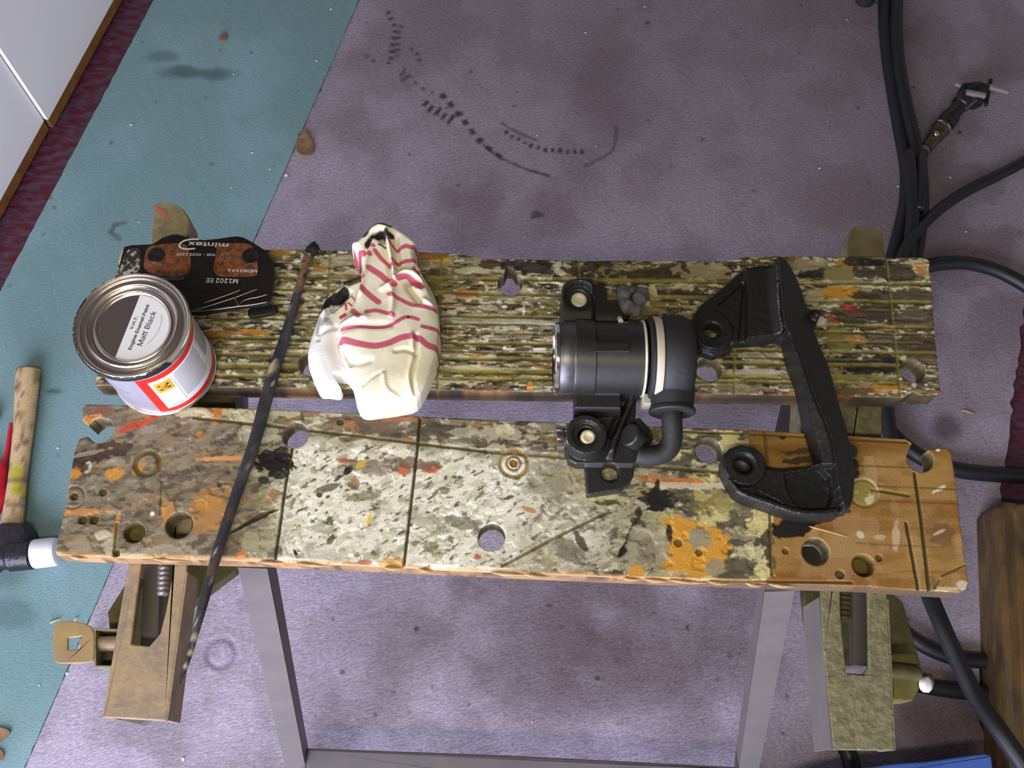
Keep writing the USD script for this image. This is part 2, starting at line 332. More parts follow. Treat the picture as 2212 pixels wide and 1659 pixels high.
def mauve_col(x, y):
    n = len(x); c = np.tile(S(168, 158, 172), (n, 1))
    worn = fb(x, y, 3.2, seed=3, o=4); c = mixc(c, S(122, 108, 114), sstep(.40, .66, worn) * (.30 + .5 * sstep(.0, .8, y + .7 * x)))  # wear thinned towards the near left, standing in for stronger light there
    c = mixc(c, S(116, 104, 108), sstep(.42, .66, fb(x, y, 16, 13, seed=12, o=5)) * .45); c = mixc(c, S(180, 170, 186), sstep(.52, .66, fb(x, y, 12, 15, seed=14, o=5)) * .45)
    worn2 = fb(x, y, 9, 7, seed=9, o=3); c = mixc(c, S(124, 112, 116), sstep(.55, .75, worn2) * .5)
    # the browner part of the carpet beyond and to the right of the bench
    g = at(1500, 150, 0); c = mixc(c, S(116, 101, 104), sstep(1.15, .2, np.hypot(x - g[0], (y - g[1]))) * .66)
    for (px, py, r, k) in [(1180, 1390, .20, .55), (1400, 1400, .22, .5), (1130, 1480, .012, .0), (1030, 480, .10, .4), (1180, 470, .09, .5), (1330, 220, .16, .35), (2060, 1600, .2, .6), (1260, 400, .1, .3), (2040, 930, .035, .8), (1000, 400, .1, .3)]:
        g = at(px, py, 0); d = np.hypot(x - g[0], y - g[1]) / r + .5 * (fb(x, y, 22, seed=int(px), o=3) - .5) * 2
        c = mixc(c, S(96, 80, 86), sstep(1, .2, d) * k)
    # black dotted tyre prints
    def marks(pts, w, per, k, seed):
        nonlocal c
        pl = axy(crom(pts, 10), 0); pl = np.asarray(pl); near = segdist(x, y, pl) < w * 3
        if not near.any(): return
        xs, ys = x[near], y[near]; L = np.concatenate([[0], np.cumsum(np.linalg.norm(np.diff(pl, axis=0), axis=1))])
        j = cKDTree(pl).query(np.column_stack([xs, ys]))[1]; s = L[j]
        i0 = np.clip(j, 0, len(pl) - 2); tx = pl[i0 + 1] - pl[i0]; tx /= np.linalg.norm(tx, axis=1, keepdims=True)
        s = s + ((np.column_stack([xs, ys]) - pl[j]) * tx).sum(1)
        d = segdist(xs, ys, pl) / w + 1.4 * (fb(xs, ys, 90, seed=seed, o=2) - .5)
        dot = sstep(.15, .75, np.sin(2 * np.pi * s / per) * .5 + .5 + .6 * (fb(xs, ys, 60, seed=seed + 1, o=2) - .5)) if per else 1
        mm = np.zeros(len(x)); mm[near] = sstep(1, .35, d) * dot * k; c = mixc(c, S(40, 33, 34), mm)
    marks([(915, 228), (928, 238), (945, 248), (972, 262)], .011, .015, .9, 1)
    marks([(955, 208), (995, 255), (1020, 290), (1045, 318), (1085, 345)], .0085, .024, .9, 2)
    marks([(1045, 318), (1075, 342), (1130, 368), (1185, 385)], .004, 0, .7, 3)
    marks([(1090, 290), (1130, 312), (1180, 328), (1225, 333), (1262, 332)], .007, .0135, .85, 4)
    marks([(1085, 272), (1120, 292), (1160, 308)], .004, 0, .55, 5)
    marks([(1265, 363), (1300, 345), (1325, 325), (1330, 280)], .0045, 0, .5, 6)
    marks([(838, 30), (855, 70), (850, 100), (846, 140)], .0075, .016, .75, 7); marks([(868, 60), (862, 85), (858, 130)], .006, .014, .6, 27); marks([(872, 180), (868, 160), (880, 172)], .006, .012, .6, 28)
    marks([(890, 108), (902, 128), (912, 145)], .006, .015, .65, 8); marks([(870, 150), (905, 190), (935, 205)], .005, .02, .5, 29)
    marks([(790, 125), (803, 134), (815, 140)], .006, .016, .6, 9)
    marks([(1150, 470), (1185, 470)], .010, .04, .7, 10)
    marks([(600, 0), (640, 1)], .01, 0, .1, 11)
    for i in range(70):
        px, py = rng.uniform(600, 2150), rng.choice([rng.uniform(10, 500), rng.uniform(1300, 1600)]); g = at(px, py, 0); r = rng.uniform(.0018, .005)
        c = mixc(c, S(52, 42, 44), sstep(1.2, .5, np.hypot(x - g[0], (y - g[1]) * rng.uniform(.6, 1.6)) / r) * rng.uniform(.4, .9))
    # pressed ring
    g = at(480, 1412, 0); d = np.hypot(x - g[0], y - g[1]); c = mixc(c, S(118, 106, 130), sstep(.006, .001, np.abs(d - .021)) * .55)
    return c
def mauve_z(x, y):
    a = .45
    z = .0075 + .0012 * (fb(x, y, 70, 190, seed=5, o=2, ang=a) - .5) * sstep(.9, -.1, y - .1 * x)
    g = at(480, 1412, 0); d = np.hypot(x - g[0], y - g[1]); return z - .002 * sstep(.007, .001, np.abs(d - .021))
v, f, w = hf(mauve, mauve_z, .0002, .0031)
solo('mauve_carpet', 'worn mauve carpet marked with black tyre prints, spread under and beyond the bench', 'carpet', (v, f), M['carpet'], True, mauve_col(v[:, 0], v[:, 1]))
green = Polygon(carpet_edge(GU1, V0c, V1c, .0004, 4) + carpet_edge(GU0, V0c, V1c, .0006, 5)[::-1])
def green_col(x, y):
    c = np.tile(S(124, 153, 156), (len(x), 1)); c = mixc(c, S(110, 139, 138), sstep(.4, .65, fb(x, y, 5, seed=21, o=4)) * .8)
    for (px, py, rx, ry, k) in [(420, 165, .10, .022, .75), (360, 130, .05, .02, .5), (245, 315, .006, .005, 1), (120, 850, .02, .008, .8), (460, 362, .004, .003, 1), (545, 120, .004, .003, .9), (655, 77, .003, .003, 1), (30, 1330, .05, .03, .4), (10, 1250, .05, .03, .3)]:
        g = at(px, py, 0); d = np.hypot((x - g[0]) / rx, (y - g[1]) / ry) + .9 * (fb(x, y, 30, seed=int(px), o=3) - .5)
        c = mixc(c, S(62, 82, 80), sstep(1, .3, d) * k)
    d = segdist(x, y, axy([(272, 487), (250, 492), (243, 508), (262, 522)], 0)); c = mixc(c, S(74, 84, 70), sstep(.005, .002, d) * .8)
    for i in range(40):
        g = at(rng.uniform(0, 700), rng.uniform(0, 1600), 0); r = rng.uniform(.0015, .004); c = mixc(c, S(70, 80, 78), sstep(1.2, .5, np.hypot(x - g[0], y - g[1]) / r) * .7)
    return c
v, f, w = hf(green, lambda x, y: .0095 + .0008 * (fb(x, y, 120, 30, seed=8, o=2, ang=.3) - .5), .0002, .005)
solo('green_carpet', 'strip of blue green carpet between the white cabinet and the mauve carpet', 'carpet', (v, f), M['green'], True, green_col(v[:, 0], v[:, 1]))

# ------------------------------------------------------------------ workbench
ZT, ZJ = 0.79, 0.766
M['splint'] = mat('torn_wood', (.52, .34, .16), .7, color2=(.34, .20, .09), vscale=120)
bench = thing('workbench', 'folding workbench with two paint-splattered wooden jaws on a grey steel frame', 'workbench', (0, 0, 0))
REAR = [(262, 536), (600, 538), (900, 543), (990, 547), (1050, 558), (1240, 562), (1560, 563), (1618, 554), (1700, 553), (2000, 556), (2008, 563), (2014, 640), (2022, 740), (2032, 842), (2026, 852), (1990, 853), (1975, 846), (1962, 850), (1952, 858), (1600, 852), (1100, 845), (510, 837), (205, 832), (215, 770), (240, 640)]
FRONT = [(186, 873), (300, 876), (520, 881), (1050, 906), (1650, 930), (1958, 948), (1970, 958), (1962, 976), (2003, 972), (2030, 967), (2047, 968), (2055, 978), (2062, 1020), (2072, 1105), (2083, 1195), (2092, 1258), (2087, 1272), (2072, 1280), (1985, 1276), (1880, 1268), (1650, 1260), (1350, 1248), (1070, 1236), (780, 1222), (560, 1212), (250, 1204), (122, 1199), (118, 1190), (140, 1100), (150, 1035), (160, 978), (170, 948), (184, 944), (198, 938), (191, 920), (178, 908), (176, 885)]
def hole(px, py, r): p = at(px, py, ZT)[:2]; return Point(p).buffer(r, 24)
rear_pg, front_pg = poly(REAR, ZT), poly(FRONT, ZT)
DOG = .0112
for px, py in [(1102, 612), (672, 785), (1532, 797), (1972, 800)]: rear_pg = rear_pg.difference(hole(px, py, DOG))
rear_pg = rear_pg.difference(poly([(1095, 575), (1108, 577), (1122, 600), (1085, 598)], ZT))
for px, py in [(216, 930), (638, 940), (1062, 1160), (1530, 972), (1988, 992), (387, 1134), (1762, 1192)]: front_pg = front_pg.difference(hole(px, py, DOG))
rear_pg, front_pg = [max(polys(g), key=lambda a: a.area) for g in (rear_pg, front_pg)]
def gline(pts): return axy(pts, ZT)
# grooves of the rear jaw: (pixel at the left, pixel at the right, width, depth, how yellow)
RG = [((255, 594), (2012, 613), .0022, 1), ((250, 616), (2014, 654), .0022, 1), ((246, 640), (1990, 672), .0012, .5), ((240, 661), (2018, 708), .0020, .9), ((236, 680), (2020, 722), .0014, .8),
      ((232, 700), (1990, 741), .0012, .5), ((228, 722), (2024, 764), .0020, 1), ((224, 742), (1900, 778), .0011, .5), ((220, 760), (1950, 790), .0022, 1), ((218, 785), (1935, 818), .0034, 1.1), ((212, 808), (1930, 828), .0020, 1)]
RX = [((954, 545), (945, 845)), ((714, 540), (700, 838)), ((1915, 556), (1946, 856)), ((1585, 700), (1588, 850)), ((1250, 562), (1250, 640))]
def rear_groove(x, y):
    d = np.zeros(len(x)); ol = np.zeros(len(x))
    wob = (fb(x, y, 40, 3, seed=31, o=3) - .5) * .0012
    for a, b, w, k in RG:
        s = segdist(x, y + wob, gline([a, b])); g = sstep(w, w * .35, s) * (0.55 + .45 * sstep(.32, .5, fb(x, y, 26, 5, seed=int(a[1]), o=2))); d = np.maximum(d, g * k); ol = np.maximum(ol, sstep(w * 1.3, w * .5, s) * min(k, 1))
    for a, b in RX:
        s = segdist(x, y, gline([a, b])); d = np.maximum(d, sstep(.0016, .0006, s) * .8); ol = np.maximum(ol, sstep(.0019, .0007, s) * .9)
    return d, ol
def rear_z(x, y):
    d, _ = rear_groove(x, y)
    return ZT - .0013 * d + .0009 * (fb(x, y, 45, 260, seed=33, o=3) - .5) - .0009 * sstep(.56, .66, fb(x, y, 60, 170, seed=34, o=3))
def blobs(c, x, y, items, z=ZT, seed=0):
    """Paint patches: (pixel x, y, radius along, radius across in mm, turn in degrees, colour, strength, raggedness)."""
    for i, (px, py, rx, ry, an, col, k, rag) in enumerate(items):
        g = at(px, py, z); a = math.radians(an); dx, dy = x - g[0], y - g[1]
        near = np.hypot(dx, dy) < max(rx, ry) * 2.6e-3
        if not near.any(): continue
        xs, ys = x[near], y[near]; dx, dy = dx[near], dy[near]
        u, v = (dx * math.cos(a) + dy * math.sin(a)) / (rx * 1e-3), (-dx * math.sin(a) + dy * math.cos(a)) / (ry * 1e-3)
        q = np.hypot(u, v) + rag * 2.5 * (fb(xs, ys, 200, 260, seed=seed + i, o=5) - .5) + rag * .8 * (fb(xs, ys, 60, seed=seed + i + 7, o=2) - .5)
        mm = np.zeros(len(x)); mm[near] = sstep(1.12, .86, q) * k; c = mixc(c, col, mm)
    return c
KR = 1.0
CREAM, BEIGE, GREY, DARK, BLACKP, ORNG, OLIV, WOODC, REDP, YELP = S(196, 188, 150), S(158, 146, 108), S(112, 103, 74), S(58, 50, 36), S(26, 23, 20), S(172, 122, 54), S(124, 114, 48), S(190, 124, 52), S(188, 84, 54), S(206, 170, 60)
def rear_col(x, y):
    n = len(x); c = np.tile(S(122, 113, 82), (n, 1)); u = (x + .3685) / .737; xw = x + .004 * (fb(x, y, 60, 200, seed=40, o=2) - .5)
    c = mixc(c, S(150, 142, 110), sstep(.46, .60, fb(x, y, 40, 190, seed=41, o=5)))
    c = mixc(c, S(84, 75, 52), sstep(.49, .60, fb(x, y, 46, 240, seed=42, o=5)) * .85)
    c = mixc(c, S(122, 113, 54), sstep(.50, .62, fb(x, y, 22, 260, seed=43, o=4)) * .75)
    c = mixc(c, S(116, 98, 76), sstep(.53, .64, fb(x, y, 30, 190, seed=49, o=4)) * .6)
    c = mixc(c, S(186, 178, 144), sstep(.55, .60, fb(x, y, 90, 380, seed=44, o=5)) * .85)
    c = mixc(c, DARK, sstep(.555, .61, fb(x, y, 90, 330, seed=45, o=5)) * .85)
    c = mixc(c, S(160, 108, 52), sstep(.62, .67, fb(x, y, 70, 240, seed=46, o=4)) * .75)
    c = mixc(c, BLACKP, sstep(.60, .65, fb(x, y, 100, 260, seed=47, o=5)) * .85)
    c = mixc(c, S(206, 200, 176), sstep(.61, .66, fb(x, y, 180, 420, seed=48, o=4)) * .9)
    it = [(850, 570, 40, 6, 0, S(150, 142, 104), .8, .7), (760, 560, 25, 6, 0, S(160, 154, 122), .8, .7), (1050, 690, 40, 5, 0, S(160, 154, 128), .8, .6), (1160, 700, 20, 4, 0, S(168, 164, 140), .8, .6), (1060, 640, 40, 3, 0, CREAM, .6, .6),
          (1010, 634, 14, 4, 0, S(176, 110, 36), 1, .5), (935, 552, 13, 4, 0, S(160, 110, 40), .9, .6), (960, 563, 8, 3, 0, YELP, .8, .5), (605, 545, 10, 6, 0, S(168, 128, 40), .9, .6), (690, 580, 8, 4, -30, S(170, 122, 40), .8, .6), (540, 717, 16, 3, 0, S(180, 116, 40), .9, .6), (470, 720, 12, 3, 0, S(170, 116, 44), .8, .6),
          (1080, 575, 34, 8, 0, S(150, 138, 108), .6, .8), (1060, 570, 12, 5, 0, S(70, 50, 36), .9, .7), (1110, 575, 9, 7, 0, BLACKP, .9, .8), (1175, 578, 20, 8, 0, BLACKP, .9, .9), (1210, 580, 8, 6, 0, CREAM, .7, .6), (1020, 585, 14, 3, 0, CREAM, .8, .6),
          (1290, 580, 30, 9, 0, S(52, 44, 32), .95, .9), (1370, 586, 34, 6, 0, S(150, 138, 100), .7, .7), (1400, 595, 40, 7, 0, S(58, 49, 34), .9, .8), (1470, 582, 28, 8, 0, S(64, 54, 38), .9, .8), (1530, 585, 26, 8, 0, S(160, 150, 112), .8, .7), (1330, 640, 14, 6, 0, S(140, 126, 70), .8, .5), (1480, 635, 20, 5, 0, S(52, 45, 30), .9, .8), (1390, 670, 14, 5, 0, S(130, 118, 74), .9, .6), (1410, 632, 4, 7, 0, S(206, 196, 148), .95, .3),
          (1740, 575, 26, 6, 0, S(150, 142, 110), .9, .8), (1775, 590, 26, 4, 10, BLACKP, .9, .7), (1830, 575, 10, 8, 0, S(150, 116, 40), .95, .6), (1868, 566, 22, 5, 0, BLACKP, .9, .6), (1880, 590, 24, 7, 0, S(62, 55, 38), .95, .6), (1945, 590, 18, 10, 0, S(66, 59, 43), .95, .5), (1990, 580, 8, 8, 0, CREAM, .9, .6), (1990, 575, 5, 4, 0, ORNG, .8, .6), (1992, 587, 6, 3, 0, S(184, 130, 60), .9, .5),
          (1812, 592, 14, 8, 0, S(126, 117, 70), 1, .25), (1820, 632, 26, 6, 0, S(178, 130, 44), 1, .5), (1760, 640, 9, 9, 0, S(166, 160, 130), 1, .6), (1895, 640, 24, 7, 0, S(56, 48, 33), .95, .5), (1985, 640, 24, 7, 0, S(84, 74, 54), .9, .7), (1870, 680, 36, 10, 0, S(64, 54, 40), .95, .7), (1835, 663, 6, 4, 0, S(150, 40, 30), .8, .8), (1850, 672, 8, 3, 0, S(140, 36, 28), .7, .8), (1797, 688, 7, 4, 0, S(130, 40, 30), .7, .8), (1985, 688, 22, 11, 0, S(88, 78, 58), .9, .7),
          (1772, 694, 5, 6, 0, S(190, 186, 164), 1, .4), (1815, 735, 14, 13, 0, S(118, 108, 60), 1, .2), (1900, 738, 30, 8, 0, S(60, 52, 38), .8, .8), (1850, 733, 10, 4, 0, S(176, 130, 60), .7, .6), (1985, 745, 20, 10, 0, S(74, 64, 46), .9, .7), (1885, 790, 32, 9, 8, BLACKP, .95, .5), (1815, 780, 20, 6, 0, S(44, 38, 28), .9, .6), (1990, 770, 14, 8, 0, S(80, 62, 38), .9, .6), (1890, 840, 26, 4, 4, S(182, 132, 48), .9, .6), (1830, 845, 26, 3, 4, S(96, 80, 60), .9, .6),
          (1590, 785, 8, 9, 0, S(40, 34, 28), .95, .6), (1570, 778, 5, 9, 0, S(44, 38, 30), .9, .5), (1590, 756, 16, 3, 0, BLACKP, .9, .5), (1640, 745, 30, 4, 0, S(60, 52, 36), .8, .8), (1650, 770, 26, 5, 0, S(140, 132, 104), .8, .8), (1650, 803, 5, 3, 0, S(190, 130, 50), .9, .4), (1640, 805, 24, 3, 0, S(190, 184, 168), .7, .8), (1570, 838, 10, 3, 0, BLACKP, .9, .5), (1600, 838, 24, 3, 0, S(140, 126, 92), .8, .7),
          (280, 550, 12, 9, 0, S(170, 160, 136), .8, .8), (610, 790, 14, 4, 0, S(60, 50, 34), .8, .8), (1110, 770, 16, 4, 0, S(64, 55, 40), .9, .8), (1040, 775, 10, 3, 0, S(190, 150, 120), .8, .7), (985, 822, 20, 3, 0, CREAM, .8, .9), (1000, 795, 30, 3, 0, S(180, 166, 130), .7, .7), (1145, 838, 2.4, 9, 0, S(200, 140, 70), .9, .4), (1065, 836, 14, 3, 0, S(120, 96, 76), .8, .7)]
    c = blobs(c, x, y, it, seed=100)
    _, ol = rear_groove(x, y); k = sstep(.25, .5, fb(x, y, 30, 8, seed=50, o=3))
    c = mixc(c, mixc(np.tile(S(120, 110, 44), (n, 1)), S(150, 142, 62), sstep(.5, .66, fb(x, y, 24, 6, seed=51, o=2))), ol * (.36 + .4 * k))
    near = sstep(.0022, .0003, segdist(x, y, gline([(205, 832), (510, 837), (1100, 845), (1600, 852), (1952, 858)]))); c = mixc(c, S(120, 92, 62), near * .7)
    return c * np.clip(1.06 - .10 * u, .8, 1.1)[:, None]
def side_col(x, y, z, base, alt, ztop):
    c = np.tile(base, (len(x), 1)); c = mixc(c, alt, sstep(.48, .62, fb(x, z * 4, 40, 160, seed=61, o=3))); c = mixc(c, S(184, 136, 84), sstep(.56, .66, fb(x, z * 3, 26, 120, seed=62, o=3)))
    return mixc(c, S(46, 38, 30), sstep(.60, .68, fb(x, y + z, 50, 120, seed=63, o=3)) * .8)
v, f, w = hf(rear_pg, rear_z, ZJ, .00078, .0008)
HOLES = [(1102, 612), (672, 785), (1532, 797), (1972, 800), (216, 930), (638, 940), (1062, 1160), (1530, 972), (1988, 992), (387, 1134), (1762, 1192)]
def hole_walls(v, w, c):
    x, y, z = v[:, 0], v[:, 1], v[:, 2]; m = np.zeros(len(v), bool)
    for px, py in HOLES: m |= w & (px_d(x, y, px, py) < DOG + .0004)
    c[m] = mixc(mixc(np.tile(S(118, 110, 76), (m.sum(), 1)), S(150, 142, 112), sstep(.45, .6, fb(x[m], y[m] + z[m], 200, seed=131, o=3))), S(84, 74, 48), sstep(.55, .65, fb(x[m], y[m] - z[m], 160, seed=132, o=3)))
def px_d(x, y, px, py): g = at(px, py, ZT); return np.hypot(x - g[0], y - g[1])
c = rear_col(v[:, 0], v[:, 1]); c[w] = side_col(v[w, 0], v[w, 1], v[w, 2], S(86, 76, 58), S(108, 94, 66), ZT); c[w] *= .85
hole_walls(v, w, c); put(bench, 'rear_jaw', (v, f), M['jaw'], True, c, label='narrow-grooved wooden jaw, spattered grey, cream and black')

FG = [([(908, 905), (903, 960), (872, 1228)], .0014, 1.0), ([(633, 960), (618, 1040), (594, 1214)], .0014, 1.0), ([(420, 902), (640, 925), (905, 958), (1050, 975)], .0015, .8), ([(1050, 975), (1200, 985), (1330, 1000), (1560, 1020)], .0022, .45), ([(1085, 1222), (1200, 1160), (1310, 1107)], .0016, .55),
      ([(1653, 935), (1663, 1090), (1668, 1240)], .0015, .7), ([(1976, 1022), (1990, 1120), (2008, 1278)], .0017, 1.0), ([(1958, 1130), (1985, 1278)], .0015, 1.0), ([(1330, 1249), (1660, 1256), (1840, 1258)], .0011, .8), ([(1885, 1057), (1962, 1070)], .0016, .7), ([(350, 1040), (345, 1110)], .0010, .5), ([(252, 1130), (246, 1200)], .0014, .8),
      ([(1440, 930), (1650, 938), (1960, 955)], .0014, .5), ([(2035, 1243), (2085, 1220)], .0008, .6), ([(2020, 1270), (2030, 1252)], .001, .6), ([(495, 1150), (560, 1110), (600, 1100)], .0011, .6), ([(655, 905), (650, 880)], .0015, .5)]
def px_d(x, y, px, py): g = at(px, py, ZT); return np.hypot(x - g[0], y - g[1])
PITS = [(290, 1150, .0082, .010), (1865, 1221, .0088, .014), (178, 1123, .0034, .005), (203, 1123, .0034, .005), (222, 1063, .003, .003), (1815, 1240, .0034, .004), (1899, 1205, .0026, .003), (160, 1072, .0030, .005), (1465, 1172, .0034, .0015), (1510, 1193, .0030, .001), (252, 1194, .0026, .004), (735, 912, .0028, .003), (690, 1068, .0022, .002), (1895, 1246, .0, 0), (1697, 1190, .0026, .002), (475, 1046, .002, .002), (1110, 1000, .0034, .004)]
RINGS = [(318, 1001, .0098, .0026, .0022), (158, 1074, .0092, .0012, .0010), (1110, 1000, .0116, .0022, .0012), (1110, 1000, .0058, .0012, .001), (1866, 1064, .0118, .0016, .0008)]
def front_z(x, y):
    z = ZT + .0007 * (fb(x, y, 60, 160, seed=71, o=4) - .5) * sstep(.24, .2, x) - .0007 * sstep(.54, .62, fb(x, y, 90, seed=72, o=3)) * sstep(.22, .18, x)
    for pl, w, k in FG: z = z - .0022 * k * sstep(w, w * .35, segdist(x, y, gline(pl)))
    for px, py, r, dp in PITS:
        if r: z = z - dp * sstep(r * 1.06, r * .86, px_d(x, y, px, py))
    for px, py, r, w, dp in RINGS: z = z - dp * sstep(w, w * .4, np.abs(px_d(x, y, px, py) - r))
    z = z - .0008 * sstep(.0125, .0118, px_d(x, y, 1866, 1064))
    # splintered front edge
    e = segdist(x, y, gline([(118, 1199), (250, 1204), (560, 1212), (1070, 1236), (1350, 1248)])); z = z - .0030 * sstep(.004, .0, e) * sstep(.38, .62, fb(x, y, 30, 80, seed=73, o=3))
    return z
def front_col(x, y):
    n = len(x); DG = .5
    c = np.tile(S(150, 142, 112), (n, 1))
    # weathered brown-grey end
    lf = sstep(-.205, -.235, x + .05 * (fb(x, y, 18, seed=81, o=3) - .5) + .12 * (y + .08))
    b = np.tile(S(124, 113, 92), (n, 1)); b = mixc(b, S(150, 140, 118), sstep(.46, .62, fb(x, y, 110, 260, seed=82, o=5, ang=.4)) * .8); b = mixc(b, S(98, 84, 64), sstep(.49, .63, fb(x, y, 70, 190, seed=83, o=5, ang=.4)) * .75); b = mixc(b, S(150, 120, 84), sstep(.54, .66, fb(x, y, 60, 140, seed=84, o=5, ang=.3)) * .5); b = mixc(b, S(74, 62, 50), sstep(.58, .66, fb(x, y, 130, 280, seed=85, o=4)) * .7)
    # cream middle
    mid = sstep(-.212, -.185, x + .02 * (fb(x, y, 30, seed=86, o=3) - .5)) * sstep(.075, -.02, x - .35 * (y + .09) + .14 * (fb(x, y, 18, seed=87, o=4) - .5)) * sstep(-.034, -.052, y + .0286 * x + .022 * (fb(x, y, 34, seed=88, o=4) - .5))
    cr = np.tile(S(226, 221, 198), (n, 1)); cr = mixc(cr, S(206, 202, 176), sstep(.46, .6, fb(x, y, 60, 120, seed=89, o=5, ang=DG))); cr = mixc(cr, S(238, 232, 214), sstep(.52, .6, fb(x, y, 120, 300, seed=90, o=4, ang=DG)))
    cr = mixc(cr, S(160, 155, 126), sstep(.61, .66, fb(x, y, 90, 160, seed=91, o=5, ang=DG)) * .75); cr = mixc(cr, S(96, 90, 70), sstep(.63, .67, fb(x, y, 150, 320, seed=92, o=4, ang=DG)) * .8); cr = mixc(cr, S(56, 51, 42), sstep(.65, .68, fb(x, y, 150, 320, seed=93, o=4, ang=DG)) * .85)
    # strip along the back edge
    bk = sstep(-.050, -.036, y + .0286 * x + .022 * (fb(x, y, 34, seed=88, o=4) - .5))
    s = np.tile(S(134, 124, 98), (n, 1)); s = mixc(s, S(94, 84, 66), sstep(.46, .58, fb(x, y, 34, 150, seed=94, o=5)) * .9); s = mixc(s, S(190, 184, 154), sstep(.55, .6, fb(x, y, 120, 320, seed=95, o=5)) * .85); s = mixc(s, S(58, 51, 42), sstep(.57, .63, fb(x, y, 80, 220, seed=96, o=5)) * .85); s = mixc(s, S(146, 106, 66), sstep(.61, .66, fb(x, y, 80, 200, seed=97, o=4)) * .7)
    # grey olive right of the middle
    c = mixc(c, S(166, 160, 130), sstep(.46, .6, fb(x, y, 80, 170, seed=98, o=5, ang=.35)) * .9); c = mixc(c, S(114, 106, 82), sstep(.49, .62, fb(x, y, 60, 150, seed=99, o=5, ang=.35)) * .8); c = mixc(c, S(64, 58, 46), sstep(.57, .635, fb(x, y, 120, 270, seed=101, o=5, ang=.35)) * .85); c = mixc(c, S(196, 188, 152), sstep(.59, .64, fb(x, y, 160, 360, seed=102, o=5, ang=.3)) * .85); c = mixc(c, S(144, 130, 58), sstep(.60, .68, fb(x, y, 40, 70, seed=103, o=3)) * .7)
    c = mixc(c, s, bk); c = c * (1 - mid[:, None]) + cr * mid[:, None]; c = c * (1 - lf[:, None]) + b * lf[:, None]
    # spatter: cream and black flecks between the bare patches on the right
    rt = sstep(.10, .13, x) * sstep(.20, .185, x); q = sstep(.51, .58, fb(x, y, 90, 130, seed=104, o=5)) ; c = mixc(c, S(206, 194, 130), q * rt * .9); c = mixc(c, S(70, 64, 50), sstep(.51, .59, fb(x, y, 80, 120, seed=105, o=5)) * rt * .9)
    # bare varnished wood at the right-hand end
    bare = sstep(.1925, .1945, x + .03 * (y + .08) + .003 * (fb(x, y, 60, seed=106, o=3) - .5))
    wd = np.tile(S(168, 128, 66), (n, 1)); wd = mixc(wd, S(150, 106, 46), sstep(.42, .62, fb(x, y, 7, 60, seed=107, o=4))); wd = mixc(wd, S(180, 142, 80), sstep(.5, .66, fb(x, y, 12, 40, seed=108, o=4)) * .8); wd = mixc(wd, S(150, 92, 44), sstep(.57, .66, fb(x, y, 9, 160, seed=109, o=4)) * .6); wd = mixc(wd, S(120, 92, 56), sstep(.58, .68, fb(x, y, 90, 130, seed=110, o=4)) * .4); wd = mixc(wd, S(196, 166, 120), sstep(.60, .68, fb(x, y, 50, 30, seed=111, o=4)) * .3)
    wd = wd * .84; c = c * (1 - bare[:, None]) + wd * bare[:, None]
    W2, OW = S(200, 142, 60), S(204, 148, 52)
